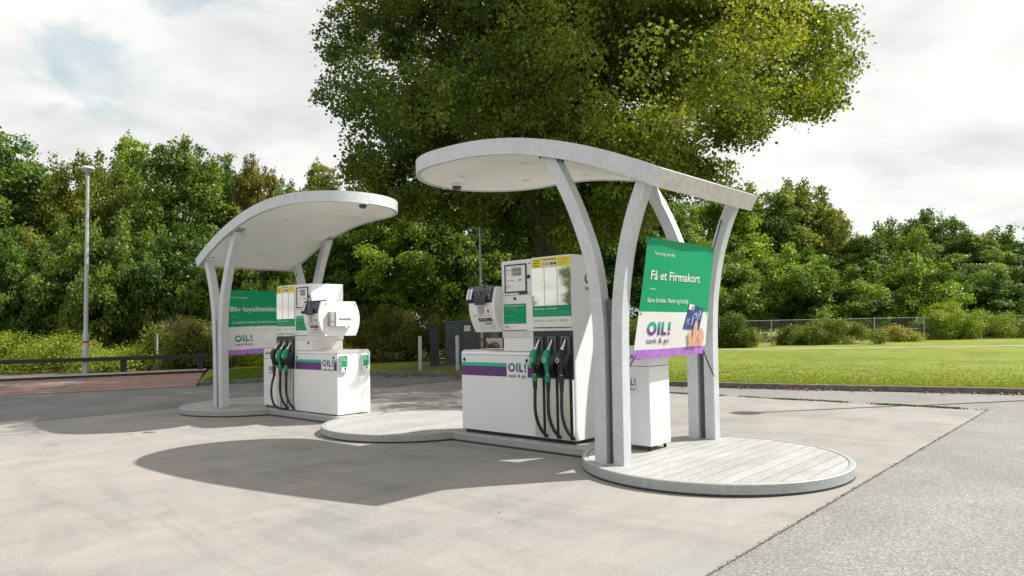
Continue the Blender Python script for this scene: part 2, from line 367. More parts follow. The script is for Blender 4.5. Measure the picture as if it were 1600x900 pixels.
# the older grey asphalt beyond the pad
o = sheet('old_asphalt', [(-11.2, -4.6), (-11.05, 6.62), (-3.6, 6.60), (-4.3, 8.2)]+[p for p in KR[::-1] if p[0] < -4.4]+[(-15.85, 4.2), (-16.5, 1.95), (-18.3, -2.6), (-34, -22), (-24, -22)], .004, 'asphalt_grey')
pad = MB(); pad.add([(x, y, .009) for x, y in ((-11.0, -30), (1.5, -30), (1.42, 6.58), (-11.0, 6.58))], [(0, 1, 2, 3)], 'concrete'); tag(pad.build('concrete_pad'), kind='structure')
lawn_poly = KR[::-1]+[(-15.85, 4.2), (-16.5, 1.95), (-23.3, 5.4), (-40, 60), (-60, 120), (60, 140), (90, 40)]
sheet('lawn', lawn_poly, .085, 'lawn')
sheet('brick_pavement', [(-16.5, 1.9), (-18.1, -2.5), (-30, -18), (-34, -12), (-25.2, -1.5), (-22.9, 5.0)], .012, 'brick_paving')
sheet('grey_paving_strip', [P2(82, 20.1), P2(104, 20.3), P2(140, 24.3), P2(122, 24.2)], .017, 'asphalt_grey')
sheet('footpath', [(-22.7, 5.0), (-25.0, -1.4), (-34, -13), (-36, -11), (-26.3, -.9), (-24.0, 5.6)], .10, 'pale_concrete')
pth = [P2(1030, 38.2), P2(1120, 37.0), P2(1250, 36.2), P2(1400, 35.4), P2(1600, 34.4), P2(1800, 33.4)]
pt2 = [P2(1030, 36.6), P2(1120, 35.5), P2(1250, 34.9), P2(1400, 34.1), P2(1600, 33.3), P2(1800, 32.4)]
sheet('dirt_path', pth+pt2[::-1], .090, 'dirt')
def kerb(name, pts, w, h, m, z=0., label=None):
    mb = MB(); L_, R_ = [], []
    for i, p in enumerate(pts):
        a = Vector(pts[max(i-1, 0)]); b = Vector(pts[min(i+1, len(pts)-1)]); t = (b-a).normalized(); nn = Vector((-t.y, t.x))
        L_.append(Vector(p)); R_.append(Vector(p)+nn*w)
    n_ = len(pts)
    vs = [(*p, z) for p in L_]+[(*p, z+h) for p in L_]+[(*p, z+h) for p in R_]+[(*p, z) for p in R_]
    fs = []
    for i in range(n_-1):
        for k in range(3): fs.append((k*n_+i, k*n_+i+1, (k+1)*n_+i+1, (k+1)*n_+i))
    mb.add(vs, fs+[(0, n_, 2*n_, 3*n_), (n_-1, 4*n_-1, 3*n_-1, 2*n_-1)], m); o = mb.build(name, bevel=.012); return tag(o, kind='structure')
kerb('kerb', KR, .13, .115, 'kerb_concrete')
kerb('kerb', [(-16.45, 2.02), (-15.85, 4.2), (-15.6, 7.1)], .14, .11, 'kerb_concrete')
kerb('kerb', [(-30.2, -8.3), (-25.1, -1.4), (-22.9, 5.0)], .10, .10, 'kerb_concrete')
rng = np.random.default_rng(5)
# dirt island of bare soil round the service cabinets
sheet('soil_patch', [P2(610, 24.2), P2(650, 23.0), P2(760, 22.5), P2(860, 22.6), P2(860, 28), P2(690, 28.5), P2(640, 26)], .091, 'soil')

def leafmesh(pos, nrm, size, var, mats, name, asp=.62):
    n = len(pos); pos = np.asarray(pos, np.float32)
    nrm = nrm/np.maximum(1e-6, np.linalg.norm(nrm, axis=1, keepdims=True))
    r = rng.normal(size=(n, 3)); a = np.cross(nrm, r); a /= np.maximum(1e-6, np.linalg.norm(a, axis=1, keepdims=True)); b = np.cross(nrm, a)
    s = np.asarray(size).reshape(-1, 1)*np.ones((n, 1)); w = s*asp*.5
    v = np.empty((n, 4, 3), np.float32)
    v[:, 0] = pos-a*s*.5; v[:, 1] = pos+b*w+nrm*s*.08-a*s*.05; v[:, 2] = pos+a*s*.5; v[:, 3] = pos-b*w+nrm*s*.08-a*s*.05
    me = bpy.data.meshes.new(name); me.vertices.add(n*4); me.vertices.foreach_set('co', v.ravel())
    me.loops.add(n*4); me.loops.foreach_set('vertex_index', np.arange(n*4, dtype=np.int32))
    me.polygons.add(n); me.polygons.foreach_set('loop_start', np.arange(0, n*4, 4, dtype=np.int32)); me.polygons.foreach_set('loop_total', np.full(n, 4, np.int32))
    at_ = me.attributes.new('var', 'FLOAT', 'POINT'); at_.data.foreach_set('value', np.repeat(np.clip(var, 0, 1), 4).astype(np.float32))
    me.update(); me.validate()
    for m_ in mats: me.materials.append(M[m_])
    return me
# leaf litter, weeds, grass tufts
def along(pts, n):
    P = np.array(pts, float); d = np.linalg.norm(np.diff(P, axis=0), axis=1); c = np.r_[0, d.cumsum()]
    t = rng.uniform(0, c[-1], n); i = np.clip(np.searchsorted(c, t)-1, 0, len(d)-1); f = ((t-c[i])/d[i])[:, None]
    T = (P[i+1]-P[i])/d[i][:, None]; return P[i]*(1-f)+P[i+1]*f, np.stack([-T[:, 1], T[:, 0]], 1)
n1 = 5200
p, nn = along([q_ for q_ in KR if q_[0] < 9], n1)
cl = np.sin(p[:, 0]*2.1)+np.sin(p[:, 0]*5.3+1)+rng.normal(size=n1)*.8
k = cl > -.2; off = -np.abs(rng.exponential(.09, n1))-.01
off = np.where(p[:, 0] < -9, off*5.5, off)
p = p+nn*off[:, None]; p = p[k]; q3 = np.c_[p, rng.uniform(.012, .03, len(p))]
extra = np.c_[rng.uniform(-11, 1, 260), rng.uniform(-3, 6.4, 260), np.full(260, .018)]
q3 = np.r_[q3, extra]
nv = np.c_[rng.normal(size=(len(q3), 2))*.45, np.ones(len(q3))]
sz = np.r_[rng.uniform(.03, .075, len(p)), rng.uniform(.008, .022, 260)]
o = bpy.data.objects.new('leaf_litter', leafmesh(q3, nv, sz, rng.uniform(0, 1, len(q3)), ['dead_leaf'], 'leaf_litter')); COL.objects.link(o); tag(o, 'brown fallen leaves gathered along the kerb of the forecourt', 'fallen leaves', kind='stuff')
# moss seam
n1 = 5000; x = rng.uniform(-4.6, 1.44, n1); k = (np.sin(x*3.)+np.sin(x*7.7+2)*.7+rng.normal(size=n1)*.5) > -.35
x = x[k]; y = 6.59+rng.normal(size=len(x))*.022+.02*np.sin(x*4)
yb = rng.uniform(-3.4, 6.5, 1500); xb = 1.42+(6.58-yb)*.0022+rng.normal(size=1500)*.008
q3 = np.r_[np.c_[x, y, rng.uniform(.012, .03, len(x))], np.c_[xb, yb, np.full(1500, .014)]]
o = bpy.data.objects.new('weeds', leafmesh(q3, np.c_[rng.normal(size=(len(q3), 2))*.7, np.ones(len(q3))], np.r_[rng.uniform(.015, .045, len(x)), rng.uniform(.006, .014, 1500)], np.r_[rng.uniform(0, .7, len(x)), rng.uniform(0, .35, 1500)], ['leaf'], 'weeds')); COL.objects.link(o); o.color = (.8, .7, .8, 1)
tag(o, 'thin line of weeds and moss in the joints round the concrete', 'weeds', kind='stuff')
# grass blades on the lawns
def grass(name, P, h, lab):
    n = len(P); a = rng.uniform(0, 2*math.pi, n); w = rng.uniform(.006, .012, n)*1.6; hh = rng.uniform(.5, 1.2, n)*h
    lx, ly = rng.normal(size=n)*.35*hh, rng.normal(size=n)*.35*hh
    v = np.zeros((n, 3, 3), np.float32); v[:, 0] = P; v[:, 1] = P; v[:, 2] = P
    v[:, 0, 0] += np.cos(a)*w; v[:, 0, 1] += np.sin(a)*w; v[:, 1, 0] -= np.cos(a)*w; v[:, 1, 1] -= np.sin(a)*w
    v[:, 2, 0] += lx; v[:, 2, 1] += ly; v[:, 2, 2] += hh
    me = bpy.data.meshes.new(name); me.vertices.add(n*3); me.vertices.foreach_set('co', v.ravel()); me.loops.add(n*3); me.loops.foreach_set('vertex_index', np.arange(n*3, dtype=np.int32))
    me.polygons.add(n); me.polygons.foreach_set('loop_start', np.arange(0, n*3, 3, dtype=np.int32)); me.polygons.foreach_set('loop_total', np.full(n, 3, np.int32))
    at_ = me.attributes.new('var', 'FLOAT', 'POINT'); at_.data.foreach_set('value', np.repeat(rng.uniform(.1, .95, n), 3).astype(np.float32)); me.update(); me.materials.append(M['bright_leaf'])
    o = bpy.data.objects.new(name, me); COL.objects.link(o); tag(o, lab, 'grass', kind='stuff'); return o
n1 = 60000; p, nn = along([q_ for q_ in KR if q_[0] < 6 and q_[0] > -15.], n1)
off = .14+np.where(rng.uniform(size=n1) < .35, rng.exponential(.15, n1), rng.exponential(2.2, n1)); p = p+nn*off[:, None]; P = np.c_[p, np.full(n1, .085)][off < 16]
o = grass('grass', P, .028, 'short mown grass on the lawn behind the kerb'); o.color = (1.15, 1.25, .8, 1)
o2 = grass('grass', np.c_[along([(-16.9, 2.3), (-16.3, 4.4), (-16.1, 7.2)], 16000)[0]+rng.uniform(0, 1, (16000, 1))*np.array([[-5.5, 3.2]]), np.full(16000, .085)], .06, 'short green grass patch by the brick pavement'); o2.color = (.55, .8, .5, 1)

# ------------------------------------------------------------------ pump island
dB, rA, K, SW = 4.77, 1.345, .122, .433
def disc_platform(cx_, rr, label):
    t = thing('island_platform', label, 'platform', (cx_, 0, 0), group='round platforms of the pump island')
    mb = MB(); mb.lathe([(rr-.03, .032), (rr, .032), (rr, K-.008), (rr-.008, K), (rr-.055, K), (rr-.058, K-.02)], 'kerb_galvanised', 96); o = mb.build('kerb_rim', t); e = o.modifiers.new('edge', 'EDGE_SPLIT'); e.split_angle = R(40)
    mb = MB(); n = 96; r2 = rr-.062
    mb.add([(r2*math.cos(2*math.pi*i/n), r2*math.sin(2*math.pi*i/n), K-.004) for i in range(n)], [list(range(n))], 'deck'); mb.build('deck', t)
    mb = MB(); mb.lathe([(rr-.005, .0), (rr-.005, .036)], 'black_print', 96); mb.build('base_shadow_band', t)  # black band painting in the shadow line under the raised rim
    return t
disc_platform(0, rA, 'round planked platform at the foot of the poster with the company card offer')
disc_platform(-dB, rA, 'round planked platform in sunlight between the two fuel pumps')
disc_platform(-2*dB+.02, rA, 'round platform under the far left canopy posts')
for cx_, lab in ((-dB/2, 'straight steel edged plinth under the right fuel pump'), (-1.5*dB, 'straight steel edged plinth under the left fuel pump')):
    q = dB/2-math.sqrt(rA*rA-SW*SW)+.004
    t = thing('pump_plinth', lab, 'plinth', (cx_, 0, 0), group='straight plinths of the pump island')
    mb = MB(); mb.box(-q, q, -SW, SW, .026, K-.001, 'kerb_galvanised'); mb.build('steel_edge', t, bevel=.015)
    mb = MB(); mb.box(-q, q, -SW+.008, SW-.008, .0, .03, 'black_print'); mb.build('base_shadow_band', t)  # black box put in as the shadow line below the steel edge
    mb = MB(); mb.box(-q-.06, q+.06, -SW+.03, SW-.03, K-.02, K+.003, 'pale_concrete'); mb.build('slab', t)

# ------------------------------------------------------------------ canopies
CW = dict(W0=1.059, W1=1.085, xc=-3.0, L=1.055, z0=3.697, a=.087, xp=-2.80, a2=.004, th=.182, xb=.147)
def canopy_outline(inset=0., dz=0.):
    c = CW; pts = []
    xs = [c['xb']-inset+(c['xc']-c['xb']+inset)*i/36 for i in range(36)]
    ws = []
    for x in xs:
        u = (x-c['xb'])/(c['xc']-c['xb']); ws.append(c['W0']+(c['W1']-c['W0'])*(1-(1-u)**2)-inset)
    for i in range(41):
        t = (math.pi/2)*i/40; xs.append(c['xc']-(c['L']-inset)*math.sin(t)); ws.append((c['W1']-inset)*math.cos(t))
    out = []
    for x, w in zip(xs, ws):
        d = x-c['xp']; a = c['a'] if d > 0 else c['a2']; z = c['z0']-a*d*d; sl = -2*a*d; nl = math.sqrt(1+sl*sl); h = c['th']-dz
        out.append((x+sl/nl*h, w, z-h/nl) if dz is not None else (x, w, z))
    return out
def ztop(x):
    d = x-CW['xp']; a = CW['a'] if d > 0 else CW['a2']; return CW['z0']-a*d*d
def make_canopy(s, label, loc, rz=0., tilt=0.):
    t = thing('canopy', label, 'canopy', loc, rz, 'arched canopies over the fuel pumps'); t.rotation_euler = (0, -tilt, rz)
    F = lambda p: Vector((p[0]*s, p[1], p[2]))
    def ring(o_): return [(x, -w, z) for x, w, z in o_]+[(x, w, z) for x, w, z in o_[-2::-1]]
    outT, outB = canopy_outline(0, CW['th']), canopy_outline(0, 0)
    inB, inU, inT = canopy_outline(.055, 0), canopy_outline(.055, .018), canopy_outline(.055, CW['th'])
    rings = [ring(r_) for r_ in (inT, outT, outB, inB, inU)]; n_ = len(rings[0])
    for nm, idx in (('rim', list(range(n_-1))), ('back_beam', [n_-1])):
        mb = MB(); vs = [p for r_ in rings for p in r_]
        fs = [(k*n_+i, k*n_+(i+1) % n_, (k+1)*n_+(i+1) % n_, (k+1)*n_+i) for k in range(4) for i in idx]
        mb.add(vs, fs, 'galvanised' if nm == 'rim' else 'beam_weathered', F, nm == 'rim')
        o = mb.build(nm, t)
        if nm == 'rim':
            e = o.modifiers.new('edge', 'EDGE_SPLIT'); e.split_angle = R(40)
    for nm, ol, m_ in (('soffit', canopy_outline(.05, .012), 'soffit_white'), ('roof_skin', canopy_outline(.02, CW['th']-.01), 'galvanised')):
        mb = MB(); nv_ = 6; vs = [(x, w*(2*j/nv_-1), z) for x, w, z in ol for j in range(nv_+1)]
        mb.add(vs, [(i*(nv_+1)+j, (i+1)*(nv_+1)+j, (i+1)*(nv_+1)+j+1, i*(nv_+1)+j+1) for i in range(len(ol)-1) for j in range(nv_)], m_, F, True); mb.build(nm, t)
    # posts: two leaning pairs
    inner = [(-.70, .10), (-.685, 1.2), (-.70, 1.64), (-.765, 2.13), (-.90, 2.54), (-1.063, 2.91), (-1.29, 3.33)]
    outer = [(-.485, .10), (-.475, 1.1), (-.459, 1.58), (-.423, 1.92), (-.35, 2.29), (-.25, 2.6), (-.125, 2.89)]
    for y0, y1 in ((-1.0, -.865), (.93, 1.065)):
        for pts, hw in ((inner, .07), (outer, .062)):
            P_ = bow(pts, 5); mb = MB(); n_ = len(P_); vs = []
            for i, p_ in enumerate(P_):
                a = Vector(P_[max(i-1, 0)]); b = Vector(P_[min(i+1, n_-1)]); tt = (b-a).normalized(); nn_ = Vector((tt.y, -tt.x))
                for sx_, yy in ((-1, y0), (1, y0), (1, y1), (-1, y1)):
                    vs.append((p_[0]+nn_.x*hw*sx_, yy, p_[1]+nn_.y*hw*sx_))
            fs = [(i*4+k_, i*4+(k_+1) % 4, (i+1)*4+(k_+1) % 4, (i+1)*4+k_) for i in range(n_-1) for k_ in range(4)]
            mb.add(vs, fs+[(0, 1, 2, 3), tuple(n_*4-4+k_ for k_ in (3, 2, 1, 0))], 'galvanised', F)
            o = mb.build('post', t, bevel=.006)
            # head plate with bolts
            x, z = pts[-1]; zz = ztop(x)-CW['th']-.004; sl = -2*CW['a']*(x-CW['xp'])
            mb = MB(); Tm = Matrix.Translation((0, 0, 0))
            for dx in (-.13, .13):
                for yy in (y0+.03, y1-.03): mb.tube([((x+dx)*s, yy, zz+sl*dx+.02), ((x+dx)*s, yy, zz+sl*dx-.022)], .012, 'grey_plastic', 8)
            mb.add([((x+dx)*s, yy, zz+sl*dx+dz_) for dz_ in (0, .015) for dx in (-.17, .17) for yy in (y0-.005, y1+.005)], [(0, 1, 3, 2), (4, 6, 7, 5), (0, 4, 5, 1), (2, 3, 7, 6), (0, 2, 6, 4), (1, 5, 7, 3)], 'galvanised')
            mb.build('bolt_plate', o)
    # dark strip standing in for the dark gap between paired posts
    for y0, y1 in ((-.93, -.87), (1.0, 1.06)):
        mb = MB(); mb.box(-.625*s, -.55*s, y0, y1, .10, 1.75, 'grey_plastic'); mb.build('gap_strip', t)
    for x, y in ((-.5, 0), (-1.3, .45), (-2.1, -.45), (-2.9, .5), (-3.3, -.35), (-1.9, .55)):
        z = ztop(x)-CW['th']+.004; sl = -2*CW['a']*max(0, x-CW['xp'])
        mb = MB(); Tm = Matrix.Translation((x*s, y, z+.002)) @ Matrix.Rotation(-math.atan(sl)*s, 4, 'Y')
        mb.lathe([(.055, .012), (.055, -.008), (.042, -.010), (.038, .0), (0.001, .0)], 'white_plastic', 20, Tm); mb.build('downlight', t)
    return t
canA = make_canopy(1, 'arched steel canopy over the right pump, its posts beside the company card poster', (0, 0, 0))
canC = make_canopy(-1, 'arched steel canopy over the left pump, white underside facing the camera', (-10.07, .205, -.014), .02, .021)
def dome(label, loc):
    t = thing('dome_camera', label, 'security camera', loc, group='dome cameras under the canopies')
    MB().lathe([(.001, .02), (.075, .02), (.078, -.02), (.066, -.024)], 'white_plastic', 24).build('housing', t)
    MB().lathe([(.068*math.cos(a), -.022-.066*math.sin(a)) for a in [i*math.pi/2/8 for i in range(9)]], 'dome_glass', 24).build('dome', t)
dome('dark dome camera under the tip of the right canopy', (-3.72, -.05, 3.505))
dome('dark dome camera under the tip of the left canopy', (-5.93, -.05, 3.535))

# ------------------------------------------------------------------ fuel pumps
YF, YB = -.36, .27
def pump(s, ox, label, dz, num):
    # local frame: x = s*u with u counted from the nozzle end, z as measured from the forecourt
    t = thing('fuel_dispenser', label, 'fuel pump', (ox, 0, K+dz), group='fuel pumps')
    zb = -K                                      # picture heights are above ground
    X = lambda u: s*u
    def bx(mb, u0, u1, y0, y1, z0, z1, m): return mb.box(X(u0), X(u1), y0, y1, z0+zb, z1+zb, m)
    fn = lambda y=YF, off=.003: (lambda u, v: (u, y-off, v+zb))
    LX = (lambda u0, u1: min(X(u0), X(u1)))      # left x of an interval
    # plinth
    mb = MB(); bx(mb, .03, 1.835, YF+.035, YB-.04, K+.0, .18, 'black_plastic'); mb.build('plinth', t)
    # lower cabinet with rounded shoulder
    mb = MB(); r_ = .05
    prof = [(YF, .172), (YF, 1.143)]; pz = [(YF, .172+zb), (YF, 1.145+zb), (YF+.012, 1.175+zb), (YF+.05, 1.197+zb), (YB-.05, 1.197+zb), (YB-.012, 1.175+zb), (YB, 1.145+zb), (YB, .172+zb)]
    mb.prism(pz, X(.605), X(1.862), 'white_paint', 'x'); o = mb.build('cabinet', t, bevel=.006)
    mb = MB(); bx(mb, .60, 1.866, YF-.003, YF+.004, 1.140, 1.1435, 'black_print'); mb.build('cabinet_seam', t)
    mb = MB(); pz2 = [(YF+.002, 1.15+zb), (YF+.014, 1.179+zb), (YF+.05, 1.2005+zb), (YB-.05, 1.2005+zb), (YB-.014, 1.179+zb), (YB-.002, 1.15+zb)]
    mb.prism(pz2, X(1.12), X(1.868), 'brushed_steel', 'x'); mb.build('top_cap', t)
    # neck and steel collar
    mb = MB(); bx(mb, .605, 1.105, YF+.012, YB-.01, 1.19, 1.36, 'white_paint'); mb.build('neck', t, bevel=.004)
    mb = MB(); bx(mb, .602, 1.12, YF+.006, YB, 1.36, 1.432, 'brushed_steel'); mb.build('collar', t, bevel=.003)
    # upper body
    mb = MB(); bx(mb, .604, 1.110, YF, YB, 1.432, 2.315, 'white_paint'); ub = mb.build('head_body', t, bevel=.006)
    mb = MB(); f = fn()
    bx(mb, .603, 1.112, YF-.004, YF+.004, 1.883, 1.8865, 'black_print')
    L0 = LX(.60, 1.11)
    rect(mb, 'green_print', f, L0+.03, L0+.40, 1.53, 1.775); put_text(mb, 'Bliv loyalitetskunde her og', 'white_print', fn(off=.005), L0+.045, 1.745, .33, .018, .02)
    put_text(mb, 'Tank billigere med kort', 'white_print', fn(off=.005), L0+.05, 1.722, .2, .009)
    for i in range(9):
        if i != 3: put_text(mb, ['Spar penge hver gang du tanker', 'med app eller kort og nyd godt', 'af fordelene', '', 'Hent den i dag', 'Se mere om vores priser og', 'stationer samt tilbud', 'Velkommen til', 'Tak fordi du tanker her'][i], 'teal_print' if i % 4 else 'white_print', fn(off=.005), L0+.05, 1.695-i*.018, [.28, .27, .11, 0, .13, .26, .2, .12, .2][i], .007)
    oil(mb, 'grey_print', f, L0+.05, 1.478, .07, .022, sub=False)
    rect(mb, 'purple_print', f, L0+.01, L0+.41, 1.443, 1.452)
    if num: put_text(mb, num, 'black_print', f, L0+.455, 2.245, .03, .035, .01)
    mb.disc((L0+.22, YF, 1.84+zb), .018, -.012, 'black_plastic', 'y')
    rect(mb, 'yellow_print', f, L0+.455, L0+.495, 1.90, 1.903)
    mb.add([(L0+.452, YF-.003, 1.905+zb), (L0+.498, YF-.003, 1.905+zb), (L0+.475, YF-.003, 1.947+zb)], [(0, 1, 2)], 'yellow_print')
    mb.disc((L0+.455, YF, 2.10+zb), .022, -.016, 'black_plastic', 'y')
    mb.build('front_print', ub)
    # price display
    mb = MB(); d0, d1 = L0+.06, L0+.42
    for a0, a1, b0, b1 in ((d0, d1, 1.915, 1.93), (d0, d1, 2.25, 2.265), (d0, d0+.014, 1.93, 2.25), (d1-.014, d1, 1.93, 2.25)): mb.box(a0, a1, YF-.014, YF-.001, b0+zb, b1+zb, 'black_plastic')
    dp = mb.build('price_display', t)
    mb = MB(); mb.box(d0+.014, d1-.014, YF-.006, YF-.002, 1.93+zb, 2.25+zb, 'white_plastic')
    mb.box(d0+.115, d0+.28, YF-.008, YF-.006, 2.12+zb, 2.225+zb, 'lcd_grey'); f2 = fn(off=.010)
    put_text(mb, '128,50', 'black_print', f2, d0+.125, 2.178, .145, .036, .005); put_text(mb, '12,46', 'black_print', f2, d0+.15, 2.128, .12, .036, .005)
    for a, b, w_, tt in ((.03, 2.19, .07, 'BELOB'), (.03, 2.14, .05, 'LITER'), (.03, 2.06, .05, 'KR/L'), (.10, 2.06, .05, 'PRIS')): put_text(mb, tt, 'black_print', f2, d0+a, b, w_, .012, .02)
    rect(mb, 'lcd_grey', f2, d0+.225, d0+.285, 2.055, 2.08)
    mb.lathe([(.026, 0), (.020, 0)], 'red_print', 20, Matrix.Translation((d0+.06, YF-.0095, 1.995+zb)) @ Matrix.Diagonal((1.25, 1, .75, 1)) @ Matrix.Rotation(R(90), 4, 'X'))
    mb.build('display_face', dp)
    MB().box(d1-.13, d1+.01, YF-.012, YF-.001, 1.893+zb, 1.912+zb, 'black_plastic').build('maker_plate', dp)
    # nozzle end: tall body
    cr = .045; ze0, ze1 = .172+zb, 2.322+zb
    pl = [(X(0)+s*cr*(1-math.cos(a)), YF+.0+cr*(1-math.sin(a))) for a in [i*math.pi/2/6 for i in range(7)]]
    pl = pl+[(X(.602), YF), (X(.602), YB+.02), (X(cr), YB+.02), (X(0), YB+.02-cr)]
    mb = MB(); mb.prism(pl, ze0, ze1, 'white_paint', 'z', smooth=False); tb = mb.build('tower_body', t)
    # upper front of the tower
    U = LX(.0, .602)+(.012 if s > 0 else 0); UW = .585
    mb = MB(); f = fn(off=.004)
    mb.box(U, U+UW, YF-.012, YF-.002, 1.735+zb, 2.19+zb, 'mirror_glass')
    gp = mb.build('glass_panel', t); mb = MB()
    for i in (1, 2): mb.box(U+UW*i/3-.004, U+UW*i/3+.004, YF-.0165, YF-.0125, 1.735+zb, 2.19+zb, 'white_plastic')
    mb.build('glass_mullion', gp)
    mb = MB()
    rect(mb, 'yellow_print', f, U, U+UW, 2.195, 2.305); f2 = fn(off=.007)
    for i, tt in enumerate(('RYGNING', 'ABEN ILD', 'FORBUDT')): put_text(mb, tt, 'black_print', f2, U+.02, 2.272-i*.032, .105, .018, .02)
    put_text(mb, 'STANDS MOTOREN', 'black_print', f2, U+.165, 2.277, .21, .018, .02)
    rect(mb, 'white_print', f2, U+.16, U+.385, 2.205, 2.262); f3 = fn(off=.010)
    for i in range(5):
        cx_, r0, m_ = U+.185+i*.044, .018, ('red_print' if i < 3 else 'black_print')
        n_ = 20; pts = [(cx_+r0*math.cos(2*math.pi*k_/n_), YF-.0095, 2.233+zb+r0*math.sin(2*math.pi*k_/n_)) for k_ in range(n_)]
        if i > 2: mb.add(pts, [list(range(n_))], m_)
        else:
            pin = [(cx_+.013*math.cos(2*math.pi*k_/n_), YF-.0095, 2.233+zb+.013*math.sin(2*math.pi*k_/n_)) for k_ in range(n_)]
            mb.add(pts+pin, [(k_, (k_+1) % n_, n_+(k_+1) % n_, n_+k_) for k_ in range(n_)], m_)
            mb.add([(cx_-.013, YF-.0095, 2.246+zb), (cx_-.009, YF-.0095, 2.246+zb), (cx_+.013, YF-.0095, 2.22+zb), (cx_+.009, YF-.0095, 2.22+zb)], [(0, 1, 2, 3)], m_)
    for i in range(5): put_text(mb, 'Sluk mobiltelefon' if i % 2 else 'Brug handsker ved', 'black_print', f2, U+.40, 2.283-i*.018, .16, .008)
    rect(mb, 'green_print', f, U, U+UW, 1.605, 1.735); put_text(mb, 'Skån miljøet - undgå spild!', 'white_print', f2, U+.03, 1.69, .34, .020, .02)
    for i in range(3): put_text(mb, 'Husk at fylde op i god tid inden du kører videre herfra og spar penge', 'pale_green_print', f2, U+.03, 1.66-i*.018, .52, .008)
    rect(mb, 'white_print', f, U, U+UW, 1.468, 1.6045)
    fuels = ('BLYFRI 92', 'BLYFRI 95', 'DIESEL') if s < 0 else ('DIESEL', 'BLYFRI 95', 'BLYFRI 92')
    for i, tt in enumerate(fuels):
        put_text(mb, tt, 'grey_print' if tt == 'DIESEL' else 'pale_green_print', f2, U+.025+i*UW/3, 1.545, .15 if tt != 'DIESEL' else .12, .026, .01)
        rect(mb, 'grey_print', f2, U+.13+i*UW/3, U+.15+i*UW/3, 1.507, 1.516)
    rect(mb, 'purple_print', f2, U+.005, U+UW-.005, 1.470, 1.481); mb.build('tower_print', tb)
    mb = MB(); bx(mb, .004, .60, YF-.012, YF-.002, 1.437, 1.463, 'brushed_steel'); mb.build('steel_strip', t)
    # end-face mark
    mb = MB()
    if s < 0:
        fx = lambda u, v: (.004, u, v+zb)
        oil(mb, logo_mat(1.97+zb, 2.10+zb), fx, -.115, 1.985, .33, .125); mb.build('end_print', tb)
    # boots
    bwid = .197
    for i in range(3):
        uc = .10+i*.20
        bo = MB(); bo.box(X(uc-bwid/2), X(uc+bwid/2), YF-.008, YF-.001, .875+zb, 1.434+zb, 'boot_plastic')
        bo.box(X(uc-.062), X(uc-.040), YF-.035, YF-.008, 1.17+zb, 1.345+zb, 'grey_plastic'); bo.box(X(uc+.040), X(uc+.062), YF-.035, YF-.008, 1.17+zb, 1.345+zb, 'grey_plastic')
        bo.box(X(uc-.062), X(uc+.062), YF-.035, YF-.008, 1.345+zb, 1.37+zb, 'grey_plastic'); bo.box(X(uc-.03), X(uc+.03), YF-.010, YF-.0085, 1.27+zb, 1.34+zb, 'black_plastic')
        bo.prism([(YF-.008, .90+zb), (YF-.075, .93+zb), (YF-.085, 1.0+zb), (YF-.008, 1.16+zb)], X(uc-.045), X(uc+.045), 'boot_plastic', 'x')
        bo.build('nozzle_boot', t, bevel=.004)
        # steel panel and hose slot
        sp_ = MB(); xa = (s*uc)-.095; sp_.box(xa, xa+.115, YF-.010, YF-.001, .178+zb, .872+zb, 'brushed_steel')
        sp_.box(xa+.115, xa+.124, YF-.014, YF-.001, .178+zb, .872+zb, 'white_plastic'); sp_.box(xa+.124, xa+.172, YF-.005, YF-.001, .178+zb, .872+zb, 'black_plastic')
        sp_.box(xa+.172, xa+.181, YF-.014, YF-.001, .178+zb, .872+zb, 'white_plastic'); sp_.build('hose_panel', t)
        # nozzle
        black = (i == 0); g = 'black_plastic' if black else 'green_plastic'; xc_ = X(uc)
        nz = MB(); Pn = lambda y, z, dx=0.: (xc_+dx, YF+y, z+zb)
        nz.tube([Pn(-.02, 1.33), Pn(-.05, 1.28), Pn(-.085, 1.22)], [.013, .0135, .016], 'brushed_steel', 10)
        nz.tube([Pn(-.08, 1.235), Pn(-.095, 1.205)], [.022, .026], 'brushed_steel', 12)
        nz.tube([Pn(-.085, 1.215), Pn(-.115, 1.18), Pn(-.135, 1.13), Pn(-.14, 1.08), Pn(-.13, 1.045)], [.028, .046, .054, .050, .034], g, 14, flat=.8)
        nz.tube([Pn(-.135, 1.06), Pn(-.125, .99), Pn(-.115, .935)], [.032, .027, .026], 'black_plastic' if i != 1 else g, 12)
        nz.disc(Pn(-.182, 1.10), .026, -.004, 'white_plastic', 'y', 16); nz.disc(Pn(-.186, 1.10), .018, -.002, g, 'y', 16)
        nb = nz.build('nozzle', t)
        MB().tube([Pn(-.125, 1.06), Pn(-.07, 1.03), Pn(-.055, .98), Pn(-.07, .945), Pn(-.11, .94)], .006, 'black_plastic', 8).build('trigger_guard', nb)
        co = MB(); co.tube([Pn(-.115, .945), Pn(-.114, .925)], .023, 'brushed_steel', 12); co.tube([Pn(-.114, .925), Pn(-.112, .845)], .033, g, 12)
        co.tube([Pn(-.112, .847), Pn(-.110, .75)], [.029, .024], 'rubber', 12); co.build('swivel', nb)
        hp = [Pn(-.110, .76), Pn(-.118, .62), Pn(-.115, .50), Pn(-.10, .39, .012), Pn(-.075, .30, .035), Pn(-.045, .24, .06), Pn(-.018, .205, .083), Pn(-.006, .20, .09)]
        if black and s > 0: hp = [Pn(-.110, .76), Pn(-.14, .6, -.03), Pn(-.16, .42, -.01), Pn(-.15, .27, .05), Pn(-.11, .20, .14), Pn(-.05, .19, .25), Pn(-.02, .2, .29)]
        hs = []
